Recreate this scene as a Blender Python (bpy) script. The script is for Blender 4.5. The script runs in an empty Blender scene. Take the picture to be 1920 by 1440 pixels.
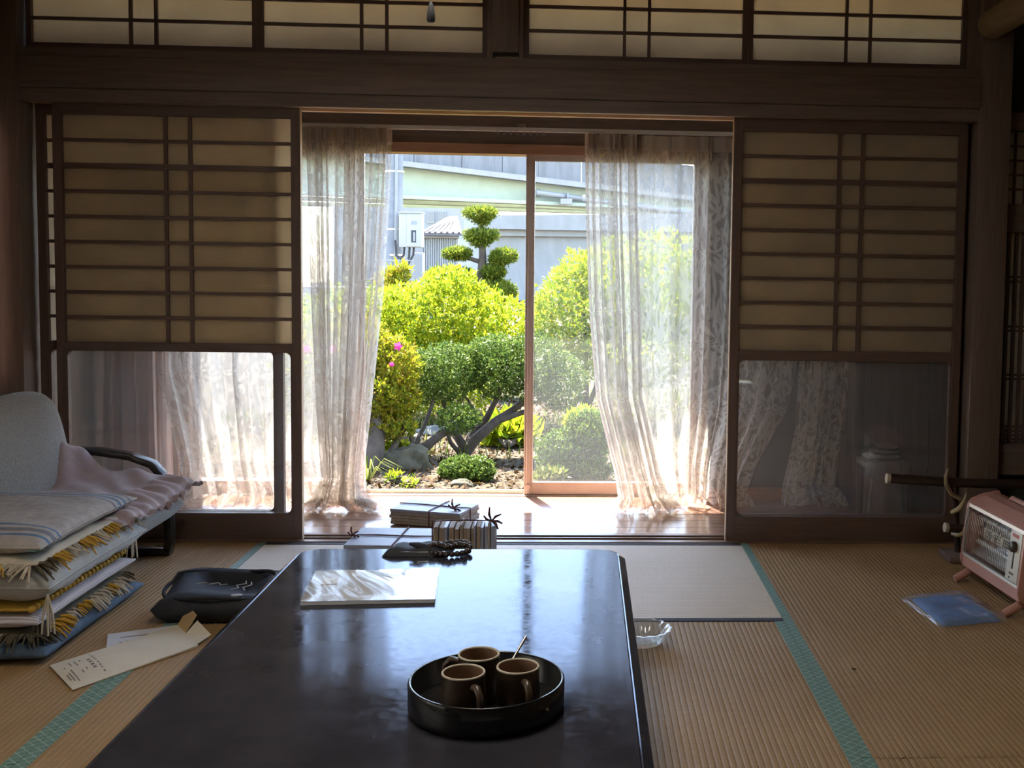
import bpy, bmesh, math, random
import numpy as np
from mathutils import Vector, Matrix
random.seed(7)
SC = bpy.context.scene
COL = SC.collection
PI = math.pi

# ------------------------------------------------------------------ camera
F, PX, PY, EYE = 2050.0, 1197.94, 633.28, 1.12
RM = ((0.99862367, 0.05111223, -0.01176030), (-0.05019384, 0.99640000, 0.06831995), (0.01520995, -0.06763562, 0.99759415))
cd = bpy.data.cameras.new('camera'); cam = bpy.data.objects.new('camera', cd); COL.objects.link(cam)
cd.sensor_width = 36; cd.lens = 36 * F / 1920; cd.clip_start = .05; cd.clip_end = 500
cd.shift_x = (960 - PX) / 1920; cd.shift_y = (PY - 720) / 1920
right = Vector([r[0] for r in RM]); fwd = Vector([r[1] for r in RM]); up = Vector([r[2] for r in RM])
cam.matrix_world = Matrix(((right.x, up.x, -fwd.x, 0), (right.y, up.y, -fwd.y, 0), (right.z, up.z, -fwd.z, EYE), (0, 0, 0, 1)))
SC.camera = cam

def ray(x, y):
    return right * ((x - PX) / F) + fwd - up * ((y - PY) / F)
def at(x, y, Y):                       # point seen at a pixel, on the upright plane at depth Y
    d = ray(x, y); return d * (Y / d.y) + Vector((0, 0, EYE))
def fl(x, y, z=0.0):                   # point seen at a pixel, on the level plane at height z
    d = ray(x, y); return d * ((z - EYE) / d.z) + Vector((0, 0, EYE))

# ------------------------------------------------------------------ sky, sun, exposure
SUN_EL, SUN_AZ = math.radians(62), math.radians(-20)     # azimuth from +Y towards +X
w = bpy.data.worlds.new('sky'); SC.world = w; w.use_nodes = True
wn = w.node_tree; bg = wn.nodes['Background']
sky = wn.nodes.new('ShaderNodeTexSky'); sky.sky_type = 'NISHITA'; sky.sun_disc = False
sky.sun_elevation = SUN_EL; sky.sun_rotation = SUN_AZ; sky.air_density = 1.0; sky.dust_density = .7
hs_ = wn.nodes.new('ShaderNodeHueSaturation'); hs_.inputs['Saturation'].default_value = .95
wn.links.new(sky.outputs[0], hs_.inputs['Color']); wn.links.new(hs_.outputs[0], bg.inputs[0]); bg.inputs[1].default_value = .25
sd = bpy.data.lights.new('sun', 'SUN'); sd.energy = 8.0; sd.angle = .01; sd.color = (1, .94, .84)
so = bpy.data.objects.new('sun', sd); COL.objects.link(so)
tos = Vector((math.sin(SUN_AZ) * math.cos(SUN_EL), math.cos(SUN_AZ) * math.cos(SUN_EL), math.sin(SUN_EL)))
so.rotation_euler = tos.to_track_quat('Z', 'Y').to_euler(); so.location = (0, 20, 30)
vs = SC.view_settings; vs.view_transform = 'Standard'; vs.look = 'None'; vs.gamma = 1; vs.use_curve_mapping = False
vs.exposure = 2.75
FILL_LAMP = 3.0                                             # radiance of the unseen ceiling lamp, lit as added room fill
SC.cycles.transparent_max_bounces = 24; SC.cycles.max_bounces = 10; SC.cycles.diffuse_bounces = 5
SC.cycles.use_adaptive_sampling = True; SC.cycles.adaptive_threshold = .05; SC.cycles.adaptive_min_samples = 16
SC.cycles.transmission_bounces = 10; SC.cycles.use_denoising = True
SC.cycles.caustics_refractive = False; SC.cycles.caustics_reflective = False

# ------------------------------------------------------------------ materials
def nodes(name):
    m = bpy.data.materials.new(name); m.use_nodes = True
    t = m.node_tree; b = t.nodes['Principled BSDF']; return m, t, b
def N(t, kind, **kw):
    n = t.nodes.new('ShaderNode' + kind)
    for k, v in kw.items():
        if k in n.inputs.keys(): n.inputs[k].default_value = v
        else: setattr(n, k, v)
    return n
def L(t, a, b): t.links.new(a, b)
def c4(c): return (c[0], c[1], c[2], 1)
def ramp(t, fac, stops):
    r = N(t, 'ValToRGB'); e = r.color_ramp.elements
    while len(e) < len(stops): e.new(.5)
    for q, (p, c) in zip(e, stops): q.position = p; q.color = c4(c)
    L(t, fac, r.inputs[0]); return r.outputs[0]
def mat(name, c1, c2=None, rough=.5, scale=12, stretch=(1, 1, 1), bump=0., bscale=None, metal=0., spec=.5, coat=0., sheen=0., detail=4, rvar=0., coord='Object'):
    m, t, b = nodes(name)
    b.inputs['Base Color'].default_value = c4(c1); b.inputs['Roughness'].default_value = rough
    b.inputs['Metallic'].default_value = metal; b.inputs['Specular IOR Level'].default_value = spec
    b.inputs['Coat Weight'].default_value = coat; b.inputs['Coat Roughness'].default_value = .08
    b.inputs['Sheen Weight'].default_value = sheen
    tc = N(t, 'TexCoord'); mp = N(t, 'Mapping'); mp.inputs['Scale'].default_value = stretch
    L(t, tc.outputs[coord], mp.inputs[0])
    if c2 or rvar:
        nz = N(t, 'TexNoise', Scale=scale, Detail=detail, Roughness=.6); L(t, mp.outputs[0], nz.inputs['Vector'])
    if c2: L(t, ramp(t, nz.outputs[0], [(.3, c1), (.7, c2)]), b.inputs['Base Color'])
    if rvar:
        mr = N(t, 'MapRange'); mr.inputs[1].default_value = .3; mr.inputs[2].default_value = .7
        mr.inputs[3].default_value = max(.02, rough - rvar); mr.inputs[4].default_value = rough + rvar
        L(t, nz.outputs[0], mr.inputs[0]); L(t, mr.outputs[0], b.inputs['Roughness'])
    if bump:
        n2 = N(t, 'TexNoise', Scale=bscale or scale * 3, Detail=3); L(t, mp.outputs[0], n2.inputs['Vector'])
        bp = N(t, 'Bump', Strength=bump, Distance=.004); L(t, n2.outputs[0], bp.inputs['Height']); L(t, bp.outputs[0], b.inputs['Normal'])
    return m
MT = {}
def wood(name, c1, c2, axis, rough=.45, bump=.08, scale=5, spec=.4):
    s = [14, 14, 14]; s['XYZ'.index(axis)] = .8
    return mat(name, c1, c2, rough, scale, tuple(s), bump, 8, spec=spec, detail=5)
DK1, DK2 = (.155, .112, .092), (.215, .160, .130)
for a in 'XYZ': MT['dark' + a] = wood('dark stained timber ' + a, DK1, DK2, a, .5)
for a in 'XYZ': MT['frame' + a] = wood('red brown lattice timber ' + a, (.115, .073, .060), (.160, .104, .085), a, .42)
for a in 'XYZ': MT['cedar' + a] = wood('cedar with sun orange in its colour ' + a, (.34, .17, .08), (.46, .25, .12), a, .45)  # orange of reflected sun put into the left door's timber colour
MT['litedge'] = wood('bare timber edge with lit tone in its colour', (.50, .34, .22), (.60, .43, .29), 'Z', .5)  # bare stile edge, paled for the daylight it catches at the opening
MT['bouncesoffit'] = wood('timber soffit with sun bounce in its colour', (.50, .33, .18), (.62, .42, .24), 'X', .45)  # gold tone holds the sunlight bounced up under the lintel
MT['veranda'] = mat('reddish veranda board', (.22, .115, .08), (.31, .18, .125), .16, 4, (.6, 16, 1), .03, 6, spec=.6, rvar=.05)
MT['sill'] = wood('worn sill', (.15, .09, .065), (.22, .14, .10), 'X', .35)
MT['winwood'] = wood('window head timber', (.36, .19, .11), (.46, .26, .16), 'X', .45)
MT['bronze'] = mat('bronze anodised sash', (.48, .39, .33), (.55, .45, .385), .42, 20, metal=.1)
MT['plaster'] = mat('grey plaster', (.36, .35, .32), (.42, .41, .38), .9, 6, bump=.2, bscale=60)
MT['darkplaster'] = mat('dark green sand plaster', (.045, .052, .042), (.06, .065, .052), .95, 30, bump=.3, bscale=120)
MT['earth'] = mat('brown earth plaster', (.20, .15, .10), (.25, .19, .13), .95, 8, bump=.2, bscale=90)
MT['ceil'] = wood('ceiling board', (.22, .14, .08), (.30, .20, .12), 'Y', .6)
MT['palewood'] = wood('pale cedar ceiling board', (.52, .40, .26), (.60, .47, .32), 'X', .6)
MT['shutter'] = mat('grey storm shutter', (.15, .15, .15), (.18, .18, .18), .6, 9)

def tatami(name, a, b_, axis, rough=.48, spec=.45):
    m, t, b = nodes(name)
    tc = N(t, 'TexCoord'); mp = N(t, 'Mapping'); L(t, tc.outputs['Object'], mp.inputs[0])
    mp.inputs['Scale'].default_value = (1, 40, 1) if axis == 'Y' else (40, 1, 1)   # rushes lie across the ribs
    mp2 = N(t, 'Mapping'); L(t, tc.outputs['Object'], mp2.inputs[0])
    n1 = N(t, 'TexNoise', Scale=9, Detail=5); L(t, mp.outputs[0], n1.inputs['Vector'])
    n2 = N(t, 'TexNoise', Scale=2.2, Detail=4); L(t, mp2.outputs[0], n2.inputs['Vector'])
    ad = N(t, 'Math', operation='ADD'); L(t, n1.outputs[0], ad.inputs[0]); L(t, n2.outputs[0], ad.inputs[1])
    hf = N(t, 'Math', operation='MULTIPLY'); hf.inputs[1].default_value = .5; L(t, ad.outputs[0], hf.inputs[0])
    L(t, ramp(t, hf.outputs[0], [(.32, a), (.68, b_)]), b.inputs['Base Color'])
    b.inputs['Roughness'].default_value = rough; b.inputs['Specular IOR Level'].default_value = spec
    bp = N(t, 'Bump', Strength=.25, Distance=.001); L(t, n1.outputs[0], bp.inputs['Height']); L(t, bp.outputs[0], b.inputs['Normal'])
    return m
MT['tatami'] = tatami('sunburnt tatami rush', (.28, .17, .074), (.38, .245, .118), 'Y', .62, .2)
MT['goza_sheen'] = tatami('tatami rush with window sheen in its colour', (.70, .63, .54), (.82, .75, .66), 'X')  # paler than the other mats: window sheen put into the rush colour
MT['blackcloth'] = mat('black edging cloth', (.018, .018, .022), (.03, .03, .035), .8, 60)

def heri():
    m, t, b = nodes('green edging brocade')
    tc = N(t, 'TexCoord')
    def lines(ang, sc):
        mp = N(t, 'Mapping'); mp.inputs['Rotation'].default_value = (0, 0, ang); L(t, tc.outputs['Object'], mp.inputs[0])
        sx = N(t, 'SeparateXYZ'); L(t, mp.outputs[0], sx.inputs[0])
        mu = N(t, 'Math', operation='MULTIPLY'); mu.inputs[1].default_value = sc; L(t, sx.outputs[0], mu.inputs[0])
        fr = N(t, 'Math', operation='FRACT'); L(t, mu.outputs[0], fr.inputs[0])
        lt = N(t, 'Math', operation='LESS_THAN'); lt.inputs[1].default_value = .09; L(t, fr.outputs[0], lt.inputs[0]); return lt.outputs[0]
    a = lines(math.radians(48), 48); c = lines(math.radians(-48), 48)
    mx = N(t, 'Math', operation='MAXIMUM'); L(t, a, mx.inputs[0]); L(t, c, mx.inputs[1])
    nz = N(t, 'TexNoise', Scale=30); L(t, tc.outputs['Object'], nz.inputs['Vector'])
    mm = N(t, 'Math', operation='MULTIPLY'); L(t, mx.outputs[0], mm.inputs[0]); L(t, nz.outputs[0], mm.inputs[1])
    L(t, ramp(t, mm.outputs[0], [(.0, (.12, .22, .18)), (.6, (.42, .52, .42))]), b.inputs['Base Color'])
    b.inputs['Roughness'].default_value = .55
    return m
MT['heri'] = heri()

def translucent(name, col, tcol, fac, rough=1, noise=0):
    m = bpy.data.materials.new(name); m.use_nodes = True; t = m.node_tree; t.nodes.clear()
    o = N(t, 'OutputMaterial'); d = N(t, 'BsdfDiffuse', Color=c4(col)); tr = N(t, 'BsdfTranslucent', Color=c4(tcol))
    mx = N(t, 'MixShader'); mx.inputs[0].default_value = fac
    L(t, d.outputs[0], mx.inputs[1]); L(t, tr.outputs[0], mx.inputs[2]); L(t, mx.outputs[0], o.inputs[0])
    if noise:
        tc = N(t, 'TexCoord'); nz = N(t, 'TexNoise', Scale=noise, Detail=3); L(t, tc.outputs['Object'], nz.inputs['Vector'])
        q = ramp(t, nz.outputs[0], [(.3, tuple(v * .86 for v in tcol)), (.7, tcol)]); L(t, q, tr.inputs[0])
    return m
MT['paper'] = translucent('shoji paper', (.60, .55, .47), (.93, .85, .72), .74, noise=7)
MT['bouncepaper'] = translucent('transom paper with warm bounce in its colour', (.58, .50, .40), (.92, .76, .56), .68, noise=7)  # warm light bounced off the veranda boards put into the paper colour
MT['drape'] = translucent('pinkish drape cloth', (.74, .60, .52), (.74, .60, .52), .5)

def lace():
    m = bpy.data.materials.new('bamboo leaf lace'); m.use_nodes = True; t = m.node_tree; t.nodes.clear()
    o = N(t, 'OutputMaterial'); uv = N(t, 'UVMap'); prev = None
    for ang, sh in ((20, 0), (-28, 3.1), (62, 7.7), (-70, 11.3), (5, 17.9)):
        mp = N(t, 'Mapping'); mp.vector_type = 'TEXTURE'; mp.inputs['Rotation'].default_value = (0, 0, math.radians(ang)); mp.inputs['Location'].default_value = (sh, sh * .7, 0)
        mp.inputs['Scale'].default_value = (.030, .135, 1); L(t, uv.outputs[0], mp.inputs[0])
        vo = N(t, 'TexVoronoi', Scale=1, Randomness=1); vo.voronoi_dimensions = '2D'; L(t, mp.outputs[0], vo.inputs['Vector'])
        lt = N(t, 'MapRange'); lt.inputs[1].default_value = .27; lt.inputs[2].default_value = .22; lt.clamp = True; L(t, vo.outputs['Distance'], lt.inputs[0])
        if prev is None: prev = lt.outputs[0]
        else:
            mx = N(t, 'Math', operation='MAXIMUM'); L(t, prev, mx.inputs[0]); L(t, lt.outputs[0], mx.inputs[1]); prev = mx.outputs[0]
    al = N(t, 'MapRange'); al.inputs[3].default_value = .40; al.inputs[4].default_value = .66; L(t, prev, al.inputs[0])
    d = N(t, 'BsdfDiffuse', Color=(.80, .75, .69, 1)); tr = N(t, 'BsdfTranslucent', Color=(.74, .69, .62, 1))
    a = N(t, 'MixShader'); a.inputs[0].default_value = .5; L(t, d.outputs[0], a.inputs[1]); L(t, tr.outputs[0], a.inputs[2])
    tp = N(t, 'BsdfTransparent'); f = N(t, 'MixShader'); L(t, al.outputs[0], f.inputs[0]); L(t, tp.outputs[0], f.inputs[1]); L(t, a.outputs[0], f.inputs[2])
    L(t, f.outputs[0], o.inputs[0]); return m
MT['lace'] = lace()
MT['header'] = translucent('curtain heading tape', (.70, .62, .54), (.6, .52, .44), .45)

def pane(name, haze=.0, tint=(1, 1, 1), hcol=(.8, .8, .78), refl=.9, base=.035):
    m = bpy.data.materials.new(name); m.use_nodes = True; t = m.node_tree; t.nodes.clear()
    o = N(t, 'OutputMaterial'); tp = N(t, 'BsdfTransparent', Color=c4(tint)); g = N(t, 'BsdfGlossy', Roughness=.01)
    lw = N(t, 'LayerWeight', Blend=.5); pw = N(t, 'Math', operation='POWER'); pw.inputs[1].default_value = 5; L(t, lw.outputs['Facing'], pw.inputs[0])
    ma = N(t, 'Math', operation='MULTIPLY_ADD'); ma.inputs[1].default_value = refl; ma.inputs[2].default_value = base; L(t, pw.outputs[0], ma.inputs[0])
    mx = N(t, 'MixShader'); L(t, ma.outputs[0], mx.inputs[0]); L(t, tp.outputs[0], mx.inputs[1]); L(t, g.outputs[0], mx.inputs[2]); out = mx.outputs[0]
    if haze:
        h = N(t, 'BsdfTranslucent', Color=c4(hcol)); hd = N(t, 'BsdfDiffuse', Color=c4(hcol)); hm = N(t, 'MixShader')
        L(t, h.outputs[0], hm.inputs[1]); L(t, hd.outputs[0], hm.inputs[2])
        m2 = N(t, 'MixShader'); m2.inputs[0].default_value = haze; L(t, out, m2.inputs[1]); L(t, hm.outputs[0], m2.inputs[2]); out = m2.outputs[0]
    L(t, out, o.inputs[0]); return m
MT['glass'] = pane('clear shoji glass', .03)
MT['winglass'] = pane('dusty window glass', .03)
MT['frost'] = pane('frosted green glass', .75, hcol=(.55, .6, .55))
MT['wrap'] = pane('clear plastic film', .05, refl=.5)

def leafmat(name, cols, tr=.45, gloss=.35):
    m = bpy.data.materials.new(name); m.use_nodes = True; t = m.node_tree; t.nodes.clear()
    o = N(t, 'OutputMaterial'); g = N(t, 'NewGeometry')
    rc = ramp(t, g.outputs['Random Per Island'], [(i / max(1, len(cols) - 1), c) for i, c in enumerate(cols)])
    p = N(t, 'BsdfPrincipled', Roughness=gloss); p.inputs['Specular IOR Level'].default_value = .18; L(t, rc, p.inputs['Base Color'])
    tl = N(t, 'BsdfTranslucent'); L(t, rc, tl.inputs[0]); mx = N(t, 'MixShader'); mx.inputs[0].default_value = tr
    L(t, p.outputs[0], mx.inputs[1]); L(t, tl.outputs[0], mx.inputs[2]); L(t, mx.outputs[0], o.inputs[0]); return m
MT['azalea'] = leafmat('yellow green azalea leaf', [(.12, .19, .007), (.22, .30, .012), (.33, .36, .015), (.38, .34, .02)], .45, .55)
MT['azalea2'] = leafmat('gold green azalea leaf', [(.09, .125, .008), (.21, .235, .010), (.31, .27, .015), (.23, .14, .02)], .45, .55)
MT['box'] = leafmat('dark boxwood leaf', [(.032, .065, .012), (.085, .135, .020), (.17, .21, .04)], .3, .4)
MT['podo'] = leafmat('podocarpus needle', [(.05, .085, .012), (.12, .16, .015), (.28, .28, .03)], .35, .5)
MT['grass'] = leafmat('garden grass blade', [(.06, .10, .015), (.13, .15, .03), (.20, .18, .05)], .4, .5)
MT['litter'] = leafmat('fallen leaf', [(.024, .011, .003), (.048, .024, .006), (.075, .045, .010)], .2, .8)
MT['bark'] = mat('grey brown bark', (.045, .032, .022), (.095, .07, .05), .9, 20, (1, 1, .4), .6, 40)
MT['soil'] = mat('leaf littered soil', (.018, .011, .004), (.038, .025, .007), .95, 5, bump=.5, bscale=40)
MT['rock'] = mat('mossy garden rock', (.034, .029, .012), (.072, .060, .030), .9, 9, bump=.7, bscale=14)
MT['palerock'] = mat('pale stepping stone', (.08, .08, .07), (.11, .11, .10), .9, 8, bump=.4, bscale=18)
MT['pink'] = translucent('pink azalea petal', (.55, .04, .18), (.5, .05, .2), .4)
MT['concrete'] = mat('weathered concrete', (.24, .235, .22), (.29, .285, .275), .9, 3, (1, 1, .3), .1)
MT['greycon'] = mat('streaked grey concrete', (.12, .12, .12), (.19, .19, .195), .9, 1.2, (2, 2, .25))
MT['girder'] = mat('pale green girder paint', (.29, .33, .24), (.33, .37, .28), .5, 2)
MT['polecon'] = mat('utility pole concrete', (.18, .185, .195), (.23, .235, .245), .85, 8)
MT['whitebox'] = mat('cream sheet steel', (.34, .33, .30), (.37, .36, .33), .5, 4)
MT['rubber'] = mat('black rubber', (.02, .02, .022), (.03, .03, .032), .55, 20)
MT['siding'] = mat('grey ribbed siding', (.24, .235, .225), (.27, .265, .255), .6, 5)
MT['rooftile'] = mat('brown metal roof', (.075, .06, .056), (.10, .08, .075), .5, 5)
MT['darkglass'] = mat('dark window glass', (.10, .11, .13), rough=.1)
MT['rail'] = mat('white painted pipe', (.24, .24, .24), rough=.5)
MT['whitemetal'] = mat('white painted rail', (.72, .70, .66), rough=.4)
MT['screen'] = mat('dark print', (.03, .03, .035), rough=.6)

# lacquer table: reflective with a worn, smudged film
def lacquer():
    m, t, b = nodes('black brown lacquer')
    tc = N(t, 'TexCoord'); n1 = N(t, 'TexNoise', Scale=9, Detail=6, Roughness=.65); L(t, tc.outputs['Object'], n1.inputs['Vector'])
    n2 = N(t, 'TexNoise', Scale=60, Detail=4); L(t, tc.outputs['Object'], n2.inputs['Vector'])
    ad = N(t, 'Math', operation='ADD'); L(t, n1.outputs[0], ad.inputs[0]); L(t, n2.outputs[0], ad.inputs[1])
    mr = N(t, 'MapRange'); mr.inputs[1].default_value = .7; mr.inputs[2].default_value = 1.35; mr.inputs[3].default_value = .05; mr.inputs[4].default_value = .19
    L(t, ad.outputs[0], mr.inputs[0]); L(t, mr.outputs[0], b.inputs['Roughness'])
    L(t, ramp(t, n1.outputs[0], [(.3, (.028, .028, .036)), (.7, (.044, .043, .054))]), b.inputs['Base Color'])
    b.inputs['Specular IOR Level'].default_value = 0; b.inputs['Roughness'].default_value = .6
    for lk in list(b.inputs['Roughness'].links): t.links.remove(lk)
    g_ = N(t, 'BsdfGlossy', Color=(.84, .89, 1, 1)); L(t, mr.outputs[0], g_.inputs['Roughness'])
    lw = N(t, 'LayerWeight', Blend=.5); pw = N(t, 'Math', operation='POWER'); pw.inputs[1].default_value = 5; L(t, lw.outputs['Facing'], pw.inputs[0])
    ma = N(t, 'Math', operation='MULTIPLY_ADD'); ma.inputs[1].default_value = .62; ma.inputs[2].default_value = .025; L(t, pw.outputs[0], ma.inputs[0])
    mx = N(t, 'MixShader'); L(t, ma.outputs[0], mx.inputs[0]); L(t, b.outputs[0], mx.inputs[1]); L(t, g_.outputs[0], mx.inputs[2]); L(t, mx.outputs[0], t.nodes['Material Output'].inputs[0])
    bp = N(t, 'Bump', Strength=.02, Distance=.002); L(t, n1.outputs[0], bp.inputs['Height']); L(t, bp.outputs[0], b.inputs['Normal'])
    return m
MT['lacquer'] = lacquer()
MT['traylac'] = mat('black tray lacquer', (.012, .012, .014), (.018, .018, .02), .22, 15)
MT['mugout'] = mat('brown glazed stoneware', (.060, .038, .026), (.11, .075, .05), .3, 22)
MT['mugin'] = mat('tan glaze', (.30, .20, .14), (.36, .25, .18), .3, 20)
MT['steel'] = mat('brushed steel', (.55, .55, .55), rough=.25, metal=1)
MT['chrome'] = mat('polished reflector', (.80, .79, .77), rough=.3, metal=.75)
MT['pinkmetal'] = mat('dusty pink enamel', (.52, .27, .225), (.56, .30, .25), .4, 8)
MT['panel'] = mat('cream control panel', (.62, .58, .50), rough=.45)
MT['knob'] = mat('dark brown knob', (.05, .04, .03), rough=.4)
MT['redlabel'] = mat('red label', (.60, .06, .05), rough=.4)
MT['tubewhite'] = mat('quartz tube', (.75, .75, .74), rough=.25)
MT['greyfab'] = mat('grey tweed', (.20, .20, .205), (.34, .34, .345), .95, 160, sheen=.2, bump=.15, bscale=200)
MT['greycush'] = mat('pale grey cotton', (.38, .39, .40), (.46, .47, .48), .95, 30, sheen=.2, bump=.2, bscale=12)
MT['mauve'] = mat('mauve cotton', (.38, .30, .315), (.47, .38, .39), .95, 20, sheen=.3, bump=.35, bscale=16)
MT['blackwood'] = mat('black bentwood', (.015, .014, .014), (.022, .02, .02), .25, 8)
MT['gold'] = mat('mustard yarn', (.50, .30, .04), (.62, .40, .07), .9, 60)
MT['cream'] = mat('cream yarn', (.50, .46, .38), (.60, .55, .46), .9, 60)
MT['olive'] = mat('brown olive wool', (.07, .06, .04), (.13, .11, .07), .95, 70, bump=.3)
MT['denim'] = mat('blue quilted cotton', (.05, .09, .16), (.12, .18, .27), .9, 16, bump=.4, bscale=24)
MT['navy'] = mat('black navy cloth', (.012, .014, .020), (.022, .025, .034), .7, 40, bump=.1)
MT['embroid'] = mat('grey embroidery thread', (.42, .43, .46), rough=.6)
MT['envelope'] = mat('cream envelope paper', (.64, .58, .47), (.70, .64, .53), .8, 9)
MT['kraft'] = mat('tan gummed flap', (.42, .29, .14), rough=.8)
MT['whitepaper'] = mat('white printed sheet', (.66, .68, .74), rough=.8)
MT['ink'] = mat('grey ink', (.20, .19, .18), rough=.8)
MT['bookpaper'] = mat('aged page edge', (.30, .26, .22), (.40, .35, .30), .9, 40)
MT['cover'] = mat('grey blue cover', (.24, .25, .31), (.29, .30, .37), .5, 10)
MT['spine'] = mat('brown paper spine', (.24, .18, .13), (.32, .25, .19), .8, 30)
MT['string'] = mat('dark red string', (.10, .03, .03), rough=.8)
MT['bluecloth'] = mat('bright blue cloth', (.08, .21, .50), (.12, .29, .60), .8, 12, bump=.3, bscale=10)
MT['antler'] = mat('yellowed horn', (.42, .33, .17), (.52, .43, .25), .4, 18)
MT['scabbard'] = mat('dark lacquer scabbard', (.035, .022, .018), (.05, .032, .025), .3, 10)
MT['horncap'] = mat('pale horn cap', (.50, .44, .36), rough=.4)
MT['log'] = mat('barked cedar log', (.20, .125, .05), (.27, .18, .08), .7, 10, (6, 1, 6), .3)
MT['whitecloth'] = mat('off white cloth', (.15, .125, .11), (.18, .15, .135), .9, 14, bump=.2)
def stripes():
    m, t, b = nodes('blue striped ticking'); tc = N(t, 'TexCoord'); sx = N(t, 'SeparateXYZ'); L(t, tc.outputs['Object'], sx.inputs[0])
    nz = N(t, 'TexNoise', Scale=40, Detail=3); L(t, tc.outputs['Object'], nz.inputs['Vector'])
    W_, B_, G_ = (.58, .54, .52), (.16, .28, .48), (.30, .31, .36)
    mr = N(t, 'MapRange'); mr.inputs[1].default_value = -.31; mr.inputs[2].default_value = .31; L(t, sx.outputs[1], mr.inputs[0])
    r = N(t, 'ValToRGB'); r.color_ramp.interpolation = 'CONSTANT'; e = r.color_ramp.elements
    st = [(0, W_), (.06, B_), (.085, W_), (.11, G_), (.15, W_), (.18, B_), (.20, W_), (.78, G_), (.80, W_), (.83, B_), (.855, W_), (.88, B_), (.90, W_), (.93, G_), (.95, W_)]
    while len(e) < len(st): e.new(.5)
    for q, (p, c) in zip(e, st): q.position = p; q.color = c4(c)
    L(t, mr.outputs[0], r.inputs[0]); mx = N(t, 'Mix', data_type='RGBA', blend_type='MULTIPLY'); mx.inputs[0].default_value = .5
    L(t, r.outputs[0], mx.inputs[6]); L(t, nz.outputs[0], mx.inputs[7]); L(t, mx.outputs[2], b.inputs['Base Color']); b.inputs['Roughness'].default_value = .9; return m
MT['ticking'] = stripes()
def lilac():
    m, t, b = nodes('lilac striped cotton'); tc = N(t, 'TexCoord'); wv = N(t, 'TexWave', Scale=26, Distortion=1.5); wv.bands_direction = 'Y'; L(t, tc.outputs['Object'], wv.inputs['Vector'])
    L(t, ramp(t, wv.outputs[0], [(.25, (.36, .33, .40)), (.5, (.60, .57, .60))]), b.inputs['Base Color']); b.inputs['Roughness'].default_value = .9; return m
MT['lilac'] = lilac()
def realglass():
    m, t, b = nodes('cut glass'); b.inputs['Transmission Weight'].default_value = 1; b.inputs['Roughness'].default_value = .02; b.inputs['IOR'].default_value = 1.5; return m
MT['cutglass'] = pane('cut glass', .16, refl=.85, hcol=(.9, .9, .9), base=.15, tint=(.9, .92, .9))

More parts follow.
